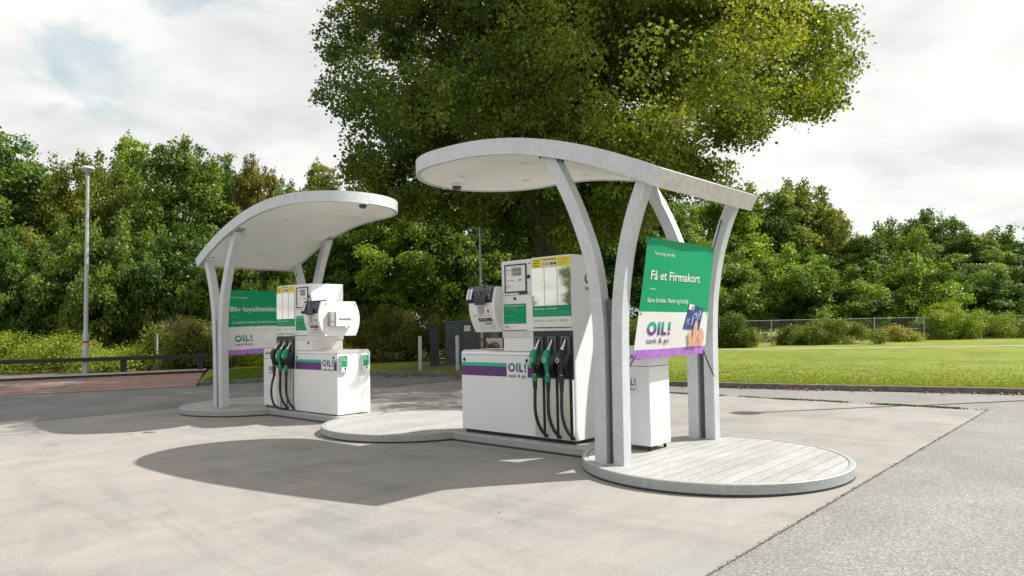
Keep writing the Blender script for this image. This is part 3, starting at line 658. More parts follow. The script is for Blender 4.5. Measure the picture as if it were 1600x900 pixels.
        for j in range(len(hp)-1):
            q0, q1, q2, q3_ = [Vector(hp[max(0, min(len(hp)-1, j+k_))]) for k_ in (-1, 0, 1, 2)]
            for k_ in range(4):
                tt = k_/4; hs.append(.5*((2*q1)+(-q0+q2)*tt+(2*q0-5*q1+4*q2-q3_)*tt*tt+(-q0+3*q1-3*q2+q3_)*tt**3))
        MB().tube(hs+[Vector(hp[-1])], .0195, 'rubber', 10).build('hose', t)
    # stripe and mark on the cabinet
    mb = MB(); f = fn(); L1 = LX(.605, 1.862)
    if s < 0: segs = [(L1+.002, L1+.808), (L1+1.155, L1+1.256)]; lu, lw = L1+.835, .30
    else: segs = [(L1+.012, L1+.80), (L1+1.155, L1+1.24)]; lu, lw = L1+.835, .30
    for a0, a1 in segs: rect(mb, 'teal_print', f, a0, a1, .999, 1.043); rect(mb, 'purple_print', f, a0, a1, .874, .999)
    oil(mb, logo_mat(.93+zb, 1.05+zb), f, lu, .935, lw, .112)
    for xx in (L1+.055, L1+1.145 if s < 0 else L1+1.15): mb.disc((xx, YF, 1.078+zb), .017, -.012, 'black_plastic', 'y'); mb.box(xx-.004, xx+.004, YF-.006, YF-.001, 1.05+zb, 1.105+zb, 'black_plastic')
    mb.build('cabinet_print', t)
    # card terminal on the far end of the head
    def ty(z, side):
        q_ = min(1, max(0, (z-1.43)/.57)); k_ = math.sin(q_*math.pi)**.9
        return (-.385-.06*q_-.085*k_) if side < 0 else (.21-.01*q_+.085*k_)
    zs = [1.43+.57*i/14 for i in range(15)]
    poly = [(ty(z, -1), z+zb) for z in zs]+[(ty(z, 1), z+zb) for z in zs[::-1]]
    mb = MB(); mb.prism(poly, X(1.112), X(1.56), 'white_plastic', 'x'); ct = mb.build('card_terminal', t, bevel=.01)
    c0, c1 = sorted((X(1.112), X(1.56)))
    def pn(u, z, off=.0): return (u, ty(z, -1)-off, z+zb)
    def panel(mb, m_, u0, u1, z0, z1, off, n_=5): mb.grid(lambda a, b: pn(u0+(u1-u0)*a, z0+(z1-z0)*b, off), 1, n_, m_, False)
    w_ = c1-c0; i0 = c0+.05; i1 = c1-.06
    mb = MB(); mb.prism([(ty(1.80, -1)-.004, 1.80+zb), (ty(1.84, -1)-.030, 1.84+zb), (ty(1.95, -1)-.045, 1.95+zb), (ty(2.0, -1)-.015, 2.015+zb), (ty(2.0, -1)+.12, 2.03+zb), (ty(1.9, -1)+.12, 1.9+zb), (ty(1.80, -1)+.02, 1.80+zb)], c0-.03, c1-.045, 'screen_dark', 'x')
    hd = mb.build('screen_hood', ct, bevel=.006)
    mb = MB(); panel(mb, 'black_plastic', i0+.10, i1-.05, 1.775, 1.90, .050); panel(mb, 'light_box', i0-.055, i0-.02, 1.85, 1.985, .055, 3); panel(mb, 'light_box', i0-.005, i0+.035, 1.85, 1.985, .055, 3)
    for uu, zz_ in ((i1+.005, 1.96), (i1-.01, 1.89)): mb.disc((uu, ty(zz_, -1)-.036, zz_+zb), .006, -.004, 'white_plastic', 'y', 8)
    mb.build('screen', ct)
    mb = MB(); hx = i0+.17; y_ = ty(1.95, -1)-.05
    mb.tube([(hx, y_, 1.86+zb), (hx, y_-.02, 1.95+zb), (hx, y_+.0, 2.04+zb), (hx, y_+.03, 2.055+zb), (hx-.09, y_+.06, 2.055+zb), (hx-.10, y_+.08, 2.02+zb)], .008, 'bronze', 8); mb.build('handle', ct)
    mb = MB(); panel(mb, 'light_box', i0, i1, 1.645, 1.765, .004); panel(mb, 'lcd_grey', i0+.13, i0+.215, 1.66, 1.755, .008); panel(mb, 'black_plastic', i1-.06, i1-.035, 1.675, 1.71, .010)
    panel(mb, 'white_plastic', i0+.015, i0+.11, 1.65, 1.76, .010)
    panel(mb, 'grey_print', i0, i1+.01, 1.636, 1.640, .004); mb.build('card_reader', ct)
    mb = MB(); panel(mb, 'purple_print', i0+.09, i1-.01, 1.565, 1.61, .006); put_text(mb, 'BETAL HER', 'white_print', lambda u, v: pn(u, v, .009), i0+.13, 1.592, .12, .012, .02); put_text(mb, 'Kort og kontant', 'white_print', lambda u, v: pn(u, v, .009), i0+.10, 1.573, .2, .010)
    mb.build('payment_sticker', ct)
    mb = MB(); panel(mb, 'light_box', i0+.09, i1, 1.475, 1.55, .004); panel(mb, 'grey_plastic', i0+.19, i1-.04, 1.532, 1.545, .008); mb.build('receipt_slot', ct)
    # end face of the terminal
    if s > 0:
        xe = X(1.56); fx = lambda off: (lambda u, v: (xe+off, u, v+zb))
        mb = MB(); put_text(mb, '1', 'black_print', fx(.004), -.375, 1.935, .014, .034, .02); put_text(mb, '2', 'black_print', fx(.004), .165, 1.935, .026, .034, .02)
        rect(mb, 'grey_print', fx(.003), .215, .219, 1.44, 1.99); rect(mb, 'grey_print', fx(.003), -.40, -.397, 1.44, 1.99); mb.build('reader_number', ct)
        # white shield over the lower end and the glove box
        mb = MB(); mb.box(xe+.002, xe+.09, -.24, .10, 1.585+zb, 1.83+zb, 'light_box'); mb.box(xe+.002, xe+.075, -.335, -.245, 1.585+zb, 1.825+zb, 'lcd_grey')
        put_text(mb, 'HANDSKER', 'black_print', fx(.094), -.18, 1.69, .23, .028, .025); put_text(mb, 'PAPIR', 'black_print', fx(.079), -.325, 1.655, .06, .016, .02)
        gb = mb.build('glove_box', t, bevel=.006)
        MB().tube([(xe+.05, -.05, 1.60+zb), (xe+.075, -.04, 1.565+zb), (xe+.06, -.02, 1.545+zb)], [.02, .03, .016], 'white_print', 8).build('glove', gb)
        for y_ in (-.322, .095):
            mb = MB(); xb_ = X(1.862); mb.box(xb_+.001, xb_+.045, y_, y_+.125, .845+zb, 1.115+zb, 'light_box'); hl = mb.build('leaflet_holder', t, bevel=.004)
            mb = MB(); fxx = lambda u, v: (xb_+.050, u, v+zb)
            rect(mb, 'green_print', fxx, y_+.01, y_+.115, .93, 1.108); rect(mb, 'white_print', fxx, y_+.01, y_+.115, .87, .93); rect(mb, 'red_print', fxx, y_+.06, y_+.09, .882, .92)
            fx2 = lambda u, v: (xb_+.053, u, v+zb); put_text(mb, 'Få et', 'white_print', fx2, y_+.02, 1.07, .05, .02, .02); put_text(mb, 'Firmakort', 'white_print', fx2, y_+.02, 1.035, .08, .02, .02); mb.build('leaflet', hl)
        mb = MB(); xs_ = X(1.110); fx3 = lambda u, v: (xs_+.003, u, v+zb)
        for i in range(3):
            for y_ in (-.20, .08): rect(mb, 'grey_print', fx3, y_, y_+.022, 2.13+i*.04, 2.138+i*.04)
        rect(mb, 'white_print', fx3, -.1, .05, 2.03, 2.2); mb.build('air_vent', ub)
        mb = MB(); mb.add([(X(.99), YF-.012, 1.32+zb), (X(1.03), YF-.012, 1.335+zb), (X(1.02), YF-.012, 1.29+zb)], [(0, 1, 2)], 'red_print'); mb.tube([(X(1.01), YF+.01, 1.34+zb), (X(1.015), YF-.014, 1.30+zb)], .010, 'red_print', 8); mb.build('seal_tag', t)
    return t
pump(-1, -1.49, 'white fuel pump on the right with green striped cabinet and display number 4', 0, '4')
pump(1, -8.08, 'white fuel pump on the left with glove box on its card terminal', -.03, '')

# ------------------------------------------------------------------ litter bins
def bin_(label, x0, x1, y0, y1, z0, z1, zs, lox):
    t = thing('litter_bin', label, 'litter bin', ((x0+x1)/2, (y0+y1)/2, K), group='white litter bins'); ox, oy = (x0+x1)/2, (y0+y1)/2
    a, b, c_, d = x0-ox, x1-ox, y0-oy, y1-oy; z0 -= K; z1 -= K; zs -= K
    mb = MB(); mb.box(a, b, c_, d, z0, zs-.003, 'white_paint'); mb.build('body', t, bevel=.006)
    mb = MB(); mb.box(a, b, c_, d, zs+.003, z1, 'white_paint'); mb.box(a+.006, b-.006, c_+.006, d-.006, zs-.01, zs+.01, 'grey_plastic'); mb.build('hood', t, bevel=.006)
    mb = MB(); f = lambda u, v: (u, c_-.004, v)
    put_text(mb, 'AFFALD', 'black_print', f, a+.055, zs+.075, .29, .055, .004)
    rect(mb, 'white_print', lambda u, v: (u, c_-.003, v), lox-.02-ox, lox+.19-ox, zs-.31, zs-.11)
    oil(mb, logo_mat(zs-.22, zs-.13), f, lox-ox, zs-.215, .165, .078); mb.build('sign', t)
    for xx in (a+.05, b-.05):
        for yy in (c_+.05, d-.05): MB().tube([(xx, yy, -.002), (xx, yy, z0+.01)], .018, 'black_plastic', 10).build('foot', t)
bin_('white litter bin behind the company card poster', -1.03, -.60, -.20, .22, .175, 1.25, 1.035, -.935)
bin_('white litter bin between the left pump and its canopy posts', -8.66, -8.13, -.30, .15, .165, 1.18, 1.0, -8.47)

# ------------------------------------------------------------------ posters
def poster(label, TL, TR, BL, BR, tsplit, tpurp, draw, hooks, tap):
    TL, TR, BL, BR = map(Vector, (TL, TR, BL, BR)); o0 = (BL+BR)/2
    t = thing('poster', label, 'poster', o0, group='hanging advertising posters')
    nrm = ((BR-BL).cross(TL-BL)).normalized()
    def pm(off=0.): return lambda s_, t_: ((TL*(1-s_)+TR*s_)*(1-t_)+(BL*(1-s_)+BR*s_)*t_)-o0+nrm*(off+.022*math.sin(s_*math.pi)*math.sin(t_*math.pi*.9)+.006*math.sin(s_*9+t_*5))
    mb = MB()
    for t0, t1, m_, nv_ in ((0, tsplit, 'green_print', 10), (tsplit, tpurp, 'white_print', 6), (tpurp, 1, 'lilac_print', 2)):
        mb.grid(lambda a, b: pm()(a, t0+(t1-t0)*b), 14, nv_, m_)
        mb.grid(lambda a, b: pm(-.004)(a, t0+(t1-t0)*b), 14, nv_, 'white_print')
    sheet_ = mb.build('printed_sheet', t)
    H_ = ((TL-BL).length+(TR-BR).length)/2; W_ = (TR-TL).length
    mb = MB(); draw(mb, lambda off: (lambda u, v: pm(off)(u, 1-v)))   # v counted upwards here
    mb.build('print', sheet_)
    mb = MB()
    for s_, t_ in ((.025, .02), (.975, .02), (.025, .62), (.975, .62), (.025, .975), (.975, .975)):
        p = pm(.003)(s_, t_); n_ = 12; q = (TR-TL).normalized(); w = (TL-BL).normalized()
        mb.add([p+(q*math.cos(2*math.pi*i/n_)+w*math.sin(2*math.pi*i/n_))*.013 for i in range(n_)], [list(range(n_))], 'grey_plastic')
    mb.build('eyelet', sheet_)
    for (s_, t_), h in hooks:
        a = pm(.0)(s_, t_); b = Vector(h)-o0
        MB().tube([a, a.lerp(b, .5)+Vector((0, 0, -.01)), b], .0075, 'rubber', 8).build('strap', t)
    return t
LOGO_P = {}
def logo_poster(z0, z1): return logo_mat(z0, z1)
def drawA(mb, F):
    f = F(.004); g = F(.007); h = F(.010)
    put_text(mb, 'Tank hurtigt, tank billigt', 'white_print', f, .10, .868, .29, .028)
    put_text(mb, 'Få et Firmakort', 'white_print', f, .085, .665, .70, .078, .012)
    rect(mb, 'white_print', f, .09, .17, .583, .588)
    put_text(mb, 'Store fordele. Nemt og hurtigt', 'white_print', f, .08, .475, .55, .042, .006)
    oil(mb, logo_mat(.21, .34), f, .125, .195, .29, .115, 'purple_print')
    # hand holding a blue card
    card = [(.655, .475), (.915, .425), (.872, .225), (.600, .245)]
    mb.add([(x, y, 0) for x, y in card], [(0, 1, 2, 3)], 'blue_print', lambda p: f(p[0], p[1]))
    mb.add([(x, y, 0) for x, y in ((.655, .475), (.745, .458), (.735, .408), (.645, .423))], [(0, 1, 2, 3)], 'white_print', lambda p: g(p[0], p[1]))
    rect(mb, 'red_print', h, .70, .732, .418, .450); rect(mb, 'white_print', F(.013), .710, .715, .418, .450); rect(mb, 'white_print', F(.013), .700, .732, .431, .436)
    def line(pts, w=.006):
        for (x0, y0), (x1, y1) in zip(pts, pts[1:]):
            mb.add([(x0-w, y0, 0), (x0+w, y0+.004, 0), (x1+w, y1+.004, 0), (x1-w, y1, 0)], [(0, 1, 2, 3)], 'white_print', lambda p: g(p[0], p[1]))
    line([(.735, .275), (.742, .36), (.765, .385), (.785, .37)], .005); line([(.725, .325), (.775, .335)], .007); line([(.79, .33), (.80, .39), (.86, .41), (.875, .36)], .004)
    line([(.82, .335), (.828, .385)], .004); line([(.85, .34), (.855, .39)], .004); line([(.80, .325), (.885, .335)], .006); line([(.64, .30), (.65, .335)], .004); line([(.665, .30), (.675, .335), (.695, .33)], .004); line([(.635, .285), (.70, .29)], .006)
    fing = [[(.745, .078), (.760, .13), (.765, .20), (.768, .27), (.785, .318), (.815, .32), (.828, .28), (.832, .20), (.845, .14), (.86, .078)],
            [(.86, .078), (.865, .16), (.88, .235), (.91, .245), (.94, .215), (.955, .16), (.95, .11), (.925, .078)],
            [(.705, .078), (.715, .12), (.70, .155), (.68, .19), (.69, .215), (.735, .20), (.755, .16), (.765, .12), (.765, .078)]]
    for k_, a in enumerate(fing): mb.add([(x, y, 0) for x, y in a], [list(range(len(a)))], 'skin_print', lambda p: F(.012 if k_ != 1 else .006)(p[0], p[1]))
poster('green and white poster reading Få et Firmakort with a hand holding a blue card', (-.20, -.80, 2.355), (-.20, .63, 2.35), (-.45, -.735, 1.14), (-.45, .78, 1.14), .605, .925, drawA,
       [((.02, .02), (-.24, -.88, 2.80)), ((.98, .02), (-.25, .95, 2.72)), ((.02, .98), (-.50, -.93, .92)), ((.98, .98), (-.42, .95, .86))], 0)
def drawC(mb, F):
    f = F(.004)
    put_text(mb, 'Tank hurtigt. Tank billigt', 'white_print', f, .10, .87, .27, .028)
    put_text(mb, 'Bliv loyalitetskunde', 'white_print', f, .115, .665, .83, .078, .012)
    rect(mb, 'white_print', f, .12, .19, .583, .588)
    put_text(mb, 'Jo mere du tanker. Jo mere sparer du', 'white_print', f, .13, .475, .66, .042, .006)
    oil(mb, logo_mat(.19, .30), f, .145, .195, .24, .10, 'purple_print')
poster('green and white poster reading Bliv loyalitetskunde behind the left pump', (-9.86, -.56, 2.315), (-9.86, .90, 2.315), (-9.62, -.56, 1.05), (-9.62, .90, 1.09), .575, .925, drawC,
       [((.02, .02), (-9.86, -.68, 2.66)), ((.98, .02), (-9.86, 1.12, 2.7)), ((.02, .98), (-9.6, -.72, .9)), ((.98, .98), (-9.6, 1.1, .9))], 0)

# ------------------------------------------------------------------ street furniture
def lamp(label, p, h=7.55, band=True):
    t = thing('street_lamp', label, 'street lamp', p, group='car park street lamps')
    mb = MB(); mb.tube([(0, 0, -.02), (0, 0, 1.55), (0, 0, 1.6), (0, 0, h-.1)], [.10, .10, .075, .055], 'pole_galvanised', 16); po = mb.build('pole', t)
    if band: MB().tube([(0, 0, 1.20), (0, 0, 1.28)], .104, 'red_print', 16).build('band', po)
    MB().lathe([(.055, h-.15), (.07, h-.14), (.08, h-.03), (.22, h+.07), (.23, h+.10)], 'pole_galvanised', 28).build('bowl', t)
    MB().lathe([(.23, h+.10), (.235, h+.13), (.16, h+.19), (.05, h+.21), (.001, h+.21)], 'lamp_glass', 28).build('hood', t)
lamp('tall grey street lamp behind the black railing on the left', at(133.6, 26.0, .0))
lamp('grey street lamp at the kerb beyond the right edge', (2.62, 9.78, .0), 7.5, False)
def boll(px, d, lab):
    t = MB(); t.tube([(0, 0, -.02), (0, 0, 1.21), (0, 0, 1.235), (0, 0, 1.24)], [.06, .06, .05, .01], 'pole_galvanised', 16)
    o = t.build('bollard', loc=at(px, d)); tag(o, lab, 'bollard', 'bollards in front of the service cabinets')
boll(655, 23.7, 'grey steel bollard left of the dark green pillar box'); boll(713, 23.3, 'grey steel bollard in front of the wide grey cabinet')
ra = math.atan2(RH.y, RH.x)
t = thing('service_pillar', 'slim dark green service pillar between the bollards', 'service pillar', at(677.5, 26.8, .085), ra+R(8))
mb = MB(); mb.box(-.17, .17, -.14, .14, 0, 1.48, 'dark_green_paint'); mb.build('body', t, bevel=.01); mb = MB(); mb.box(-.185, .185, -.155, .155, 1.48, 1.54, 'dark_green_paint'); mb.build('lid', t, bevel=.012)
MB().box(.0, .05, -.15, -.138, 1.32, 1.38, 'black_plastic').build('lock', t)
t = thing('service_cabinet', 'wide dark grey service cabinet with white notices beside the sign post', 'utility cabinet', at(694, 27.6, .06), ra+R(-24))
mb = MB(); mb.box(0, 2.0, 0, .75, .0, .84, 'cabinet_grey'); mb.build('base', t, bevel=.01)
mb = MB(); mb.box(.01, 1.99, .01, .74, .845, 1.62, 'cabinet_grey'); mb.build('body', t, bevel=.01)
mb = MB(); mb.prism([(-.03, 1.62), (-.03, 1.65), (.375, 1.69), (.78, 1.65), (.78, 1.62)], -.03, 2.03, 'cabinet_grey', 'x'); mb.build('roof', t)
for x in (.72, 1.36): mb = MB(); mb.box(x-.006, x+.006, -.004, .006, .06, 1.6, 'black_print'); mb.build('door_seam', t)
for x in (.85, 1.48): mb = MB(); rect(mb, 'white_print', lambda u, v: (u, -.004, v), x, x+.26, 1.28, 1.50); put_text(mb, 'TEL', 'black_print', lambda u, v: (u, -.007, v), x+.07, 1.40, .1, .03, .01); mb.build('notice', t)
sgp = at(751.5, 24.7, .08)
t = thing('sign_post', 'tall thin sign post with a red band and a round prohibition sign', 'sign post', sgp, ra)
mb = MB(); mb.tube([(0, 0, 0), (0, 0, zat(751, 296, 24.7)-.08)], .042, 'pole_galvanised', 12); mb.build('pole', t)
MB().tube([(0, 0, .93), (0, 0, 1.03)], .047, 'red_print', 12).build('band', t)
ns = NB('sign_white', .4, base=(.7, .7, .68))
t2 = thing('traffic_sign', 'low white sign with a red ringed symbol beside the sign post', 'traffic sign', at(771, 24.6, .08), ra)
mb = MB(); mb.tube([(0, .02, 0), (0, .02, .75)], .025, 'pole_galvanised', 10); mb.build('pole', t2)
mb = MB(); mb.box(-.28, .28, -.012, .0, .38, 1.02, 'white_print'); mb.build('plate', t2, bevel=.004)
mb = MB(); mb.lathe([(.20, 0), (.155, 0)], 'red_print', 32, Matrix.Translation((.0, -.016, .68)) @ Matrix.Rotation(R(90), 4, 'X')); mb.lathe([(.155, 0), (.001, 0)], 'grey_print', 32, Matrix.Translation((.0, -.016, .68)) @ Matrix.Rotation(R(90), 4, 'X')); mb.build('red_ring', t2)
t = thing('marker_post', 'thin grey marker post with magenta foot in the undergrowth', 'marker post', at(245, 29.0, .05))
mb = MB(); mb.tube([(0, 0, 0), (0, 0, 1.42)], .04, 'pole_galvanised', 10); mb.build('pole', t); MB().lathe([(.001, .14), (.08, .14), (.17, .05), (.18, 0)], 'magenta_plastic', 16).build('foot_cover', t)
# railing
t = thing('railing', 'low black timber railing behind the brick pavement', 'railing')
r0, r1 = at(-60, 24.6, .0), at(326, 27.2, .0)
mb = MB(); a, b = Vector((r0.x, r0.y, .60)), Vector((r1.x, r1.y, .60)); dd = (b-a).normalized(); pp = Vector((-dd.y, dd.x, 0))
mb.add([a+pp*sx_*.06+Vector((0, 0, sz_*.07)) for sx_, sz_ in ((-1, -1), (1, -1), (1, 1), (-1, 1))]+[b+pp*sx_*.06+Vector((0, 0, sz_*.07)) for sx_, sz_ in ((-1, -1), (1, -1), (1, 1), (-1, 1))],
       [(0, 1, 2, 3), (7, 6, 5, 4), (0, 4, 5, 1), (1, 5, 6, 2), (2, 6, 7, 3), (3, 7, 4, 0)], 'black_timber'); mb.build('rail', t, bevel=.01)
for px in (-50, 72-2000, 193, 313):
    if px < -100: continue
    f_ = (px+60)/386; d_ = 24.6+(27.2-24.6)*f_; p = at(px, d_)
    mb = MB(); Tm = Matrix.Translation(p) @ Matrix.Rotation(math.atan2(dd.y, dd.x), 4, 'Z'); mb.box(-.10, .10, -.05, .05, 0, .53, 'black_timber', Tm); mb.build('post', t, bevel=.008)
# chain-link fence
t = thing('chain_link_fence', 'low chain link fence with grey posts at the back of the lawn', 'fence')
fpx = [1040, 1122, 1203, 1284, 1364, 1441, 1511, 1582, 1660]; fpt = [at(px, 40.0+(px-1122)*.0165, .08) for px in fpx]
for p in fpt: MB().tube([p, p+Vector((0, 0, 1.5))], .03, 'pole_galvanised', 8).build('post', t)
mb = MB()
for zz in (.1, .75, 1.45): mb.tube([p+Vector((0, 0, zz)) for p in fpt], .008, 'pole_galvanised', 5)
for i in range(len(fpt)-1):
    a, b = fpt[i], fpt[i+1]; n_ = 26
    for k_ in range(-10, n_):
        for sgn in (1, -1):
            s0, s1 = k_/n_, (k_+10)/n_; z0_, z1_ = (.1, 1.45) if sgn > 0 else (1.45, .1)
            if s0 < 0: z0_ = z0_+(z1_-z0_)*(-s0/(s1-s0)); s0 = 0
            if s1 > 1: z1_ = z0_+(z1_-z0_)*((1-s0)/(s1-s0)); s1 = 1
            mb.tube([a.lerp(b, s0)+Vector((0, 0, z0_)), a.lerp(b, s1)+Vector((0, 0, z1_))], .0024, 'pole_galvanised', 3, caps=False)
mb.build('wire_mesh', t)

# ------------------------------------------------------------------ trees
def blob_leaves(blobs, n, size, spread, flat=.55, inner=.12, per=14, lv=.16):
    bl = np.array(blobs, float); ar = (bl[:, 3]*bl[:, 4]+bl[:, 4]*bl[:, 5]+bl[:, 3]*bl[:, 5]); tn = max(1, n//per)
    i = rng.choice(len(bl), tn, p=ar/ar.sum()); d = rng.normal(size=(tn, 3)); d /= np.linalg.norm(d, axis=1, keepdims=True)
    rad = np.where(rng.uniform(size=tn) < inner, rng.uniform(.2, .8, tn), 1-np.abs(rng.normal(size=tn))*.13)
    c = bl[i, :3]+d*bl[i, 3:6]*rad[:, None]
    tv = rng.normal(size=tn)*.13; bv = rng.normal(size=len(bl))*.15
    j = np.repeat(np.arange(tn), per)[:n]; m_ = len(j)
    off = rng.normal(size=(m_, 3))*spread; off[:, 2] *= flat
    pos = c[j]+off+d[j]*(-off[:, 2:3]*.2); nr = d[j]*.6+np.array([0, 0, .45])+rng.normal(size=(m_, 3))*.7
    var = .42+tv[j]+bv[i[j]]+rng.normal(size=m_)*lv
    return pos, nr, size*rng.uniform(.6, 1.25, m_), var
def crown_blobs(n, rx, ry, rz, cz, br, zmin=0., seed=0, fn=None):
    r_ = np.random.default_rng(seed); out = []
    while len(out) < n:
        d = r_.normal(size=3); d /= np.linalg.norm(d); k_ = r_.uniform(.62, .98) if r_.uniform() < .8 else r_.uniform(.1, .6)
        lump = 1+.12*math.sin(3*math.atan2(d[1], d[0])+seed)+.10*math.sin(5*d[2]+seed*2)
        p = np.array([d[0]*rx, d[1]*ry, cz+d[2]*rz])*np.array([k_*lump, k_*lump, 1]); p[2] = cz+d[2]*rz*k_*lump
        if p[2] < zmin: continue
        if fn and not fn(p): continue
        b = br*r_.uniform(.65, 1.35); out.append((*p, b*r_.uniform(.9, 1.4), b*r_.uniform(.9, 1.4), b*r_.uniform(.6, .95)))
    return out
def branches(mb, base, h, r0, n, reach, z0, seed, lean=(0, 0)):
    r_ = np.random.default_rng(seed); bx_, by_ = base
    tp = [(bx_+lean[0]*k_*k_+r_.normal()*.06*k_*h/6, by_+lean[1]*k_*k_+r_.normal()*.06*k_*h/6, h*k_) for k_ in [i/8 for i in range(9)]]
    tp[0] = (bx_, by_, -.1)
    mb.tube(tp, [r0*(1.25 if i == 0 else 1)*(1-.75*i/8) for i in range(9)], 'bark', 12)
    for b in range(n):
        f = r_.uniform(z0, .92); i = min(7, int(f*8)); p = Vector(tp[i]).lerp(Vector(tp[i+1]), f*8-i); a = b*2.4+r_.uniform(-.4, .4)
        ln = reach*r_.uniform(.6, 1.)*(1.15-f*.6); rise = r_.uniform(.25, .75)
        pts = [p+Vector((math.cos(a+.25*k_*r_.uniform(-1, 1))*ln*k_, math.sin(a)*ln*k_, ln*rise*k_-.12*ln*k_*k_)) for k_ in (0, .25, .5, .75, 1)]
        rb = r0*.42*(1-f*.6); mb.tube(pts, [rb, rb*.75, rb*.5, rb*.32, rb*.1], 'bark', 7, caps=False)
        for s_ in range(3):
            q = pts[1+s_]; a2 = a+r_.choice([-1, 1])*r_.uniform(.5, 1.1); l2 = ln*.45
            mb.tube([q, q+Vector((math.cos(a2)*l2*.5, math.sin(a2)*l2*.5, l2*.25)), q+Vector((math.cos(a2)*l2, math.sin(a2)*l2, l2*.45))], [rb*.4, rb*.25, rb*.06], 'bark', 5, caps=False)
# the big maple behind the pumps
BD = 23.0; base = at(858, BD, .05)
t = thing('big_tree', 'huge broad maple towering behind the two canopies', 'tree', base)
prof = [(480, 150), (500, 240), (540, 330), (600, 375), (700, 400), (800, 440), (900, 440), (1000, 410), (1060, 370), (1100, 315), (1140, 300), (1175, 250), (1205, 215), (1290, 225), (1340, 180), (1372, 110), (1380, 40)]
BLAT = (858-800)/FPX*BD
def bigfn(p):
    d = BD+p[1]; px = 800+(BLAT+p[0])/d*FPX; py = horizon(px)-(p[2]-1.45)/d*FPX; rr = .85/d*FPX
    if px < 494+rr or px > 1362-rr or d < 13.4: return False
    if px+rr > 1330 and py < -120: return False
    return py+rr*.75 < min(np.interp(px-rr*.6, [a[0] for a in prof], [a[1] for a in prof]), np.interp(px+rr*.6, [a[0] for a in prof], [a[1] for a in prof]))
bl = crown_blobs(600, 12.6, 9.8, 8.6, 10.8, .80, 2.6, 11, bigfn)
pos, nr, sz, var = blob_leaves(bl, 520000, .148, .16, .8, .10, 24, .09)
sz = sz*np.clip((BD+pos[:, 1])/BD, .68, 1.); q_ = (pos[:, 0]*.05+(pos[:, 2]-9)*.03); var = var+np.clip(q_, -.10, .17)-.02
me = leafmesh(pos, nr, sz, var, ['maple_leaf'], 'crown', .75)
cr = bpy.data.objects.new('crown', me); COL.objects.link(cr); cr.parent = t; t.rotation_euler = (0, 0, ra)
mb = MB(); branches(mb, (0, 0), 14.5, .46, 30, 6.8, .25, 3, (-.3, 0)); mb.build('trunk', t)
# woodland prototypes
protos = []
def wood_proto(k_, rx, rz, cz, nb, br, nl, lsz, th):
    r_ = np.random.default_rng(60+k_); bl = crown_blobs(nb, rx, rx*.95, rz, cz, br, .45, 20+k_)
    for q in range(7):                                        # leaders that break the outline
        a = r_.uniform(0, 6.28); rr = r_.uniform(0, rx*.75); zz = cz+rz*math.sqrt(max(.1, 1-(rr/rx)**2))*r_.uniform(.88, 1.02)
        for w in range(5): bl.append((math.cos(a)*rr+r_.normal()*.12, math.sin(a)*rr+r_.normal()*.12, zz+.38*w-.5, br*(.85-.14*w), br*(.85-.14*w), br*.6))
    pos, nr, sz, var = blob_leaves(bl, nl, lsz, .16, .75, .06, 16, .11)
    cm = leafmesh(pos, nr, sz, var, ['leaf'], 'crown', .6)
    mb = MB(); branches(mb, (0, 0), th, .17, 10, rx*.85, .2, 40+k_); to = mb.build('trunk'); tm = to.data; bpy.data.objects.remove(to)
    protos.append((cm, tm))
for k_ in range(5): wood_proto(k_, 3.6, 4.9, 5.3, 150, .62, 62000, .21, 9.2)
for k_ in range(5, 8): wood_proto(k_, 3.5, 2.7, 2.9, 105, .55, 48000, .20, 4.6)
def tree(px, topy, hw, d, tint, label, k_, group, zb_=0.):
    lowt = topy > 340 and hw > 65 and not label.startswith(('green rounded', 'dark above', 'green cut'))
    H_ = zat(px, topy, d); w_ = hw/FPX*d
    t = thing('woodland_tree', label, 'tree', at(px, d, zb_), random.Random(int(px*7+d)).uniform(0, 6.28), group)
    t.scale = (w_/3.8, w_/3.8, H_/(6.3 if lowt else 10.9))
    cm, tm = protos[5+k_ % 3 if lowt else k_ % 5]; c_ = bpy.data.objects.new('crown', cm); COL.objects.link(c_); c_.parent = t; c_.color = (*tint, 1)
    q = bpy.data.objects.new('trunk', tm); COL.objects.link(q); q.parent = t
    return t
G1 = (1.2, 1.15, 1.1); GD = (.85, .95, .9); GB = (1.5, 1.5, 1.05); OL = (1.4, 1.1, .95); RB = (1.55, 1.0, .95)
GL = 'trees of the wood edge on the left'; GM = 'trees of the wood edge behind the pumps'; GR = 'trees of the wood edge on the right'
left = [(-25, 205, 118, 37, GD, 'dark green tree cut off at the left edge of the photo'), (62, 262, 70, 40, G1, 'green tree left of the street lamp, a notch of sky above it'), (135, 240, 84, 37.5, OL, 'olive brown tree right behind the street lamp head'),
        (208, 222, 82, 41, GB, 'bright green tree just right of the street lamp'), (285, 226, 92, 38, G1, 'mid green tree behind the purple flowering shrub'), (352, 248, 70, 42, GD, 'dark green tree behind the low end of the left canopy'),
        (398, 250, 50, 40, RB, 'reddish brown tree behind the high middle of the left canopy'), (447, 284, 60, 37, G1, 'small green tree beside the gap of sky over the left canopy'), (505, 262, 72, 41, OL, 'olive green tree at the left foot of the big maple')]
for i, (px, ty_, hw, d, tn, lb) in enumerate(left): tree(px, ty_, hw, d, tn, lb, i, GL)
low = [(20, 370, 80, 33.5, GD, 'low dark tree at the far left above the undergrowth'), (105, 352, 84, 34, G1, 'low spreading tree left of the street lamp pole'), (190, 345, 88, 33.5, G1, 'low leafy tree directly right of the street lamp pole'), (280, 362, 82, 34, GD, 'low dark tree above the marker post'), (370, 372, 80, 33, G1, 'low tree behind the left poster'), (455, 380, 76, 33, GD, 'low dark tree behind the display of the left pump')]
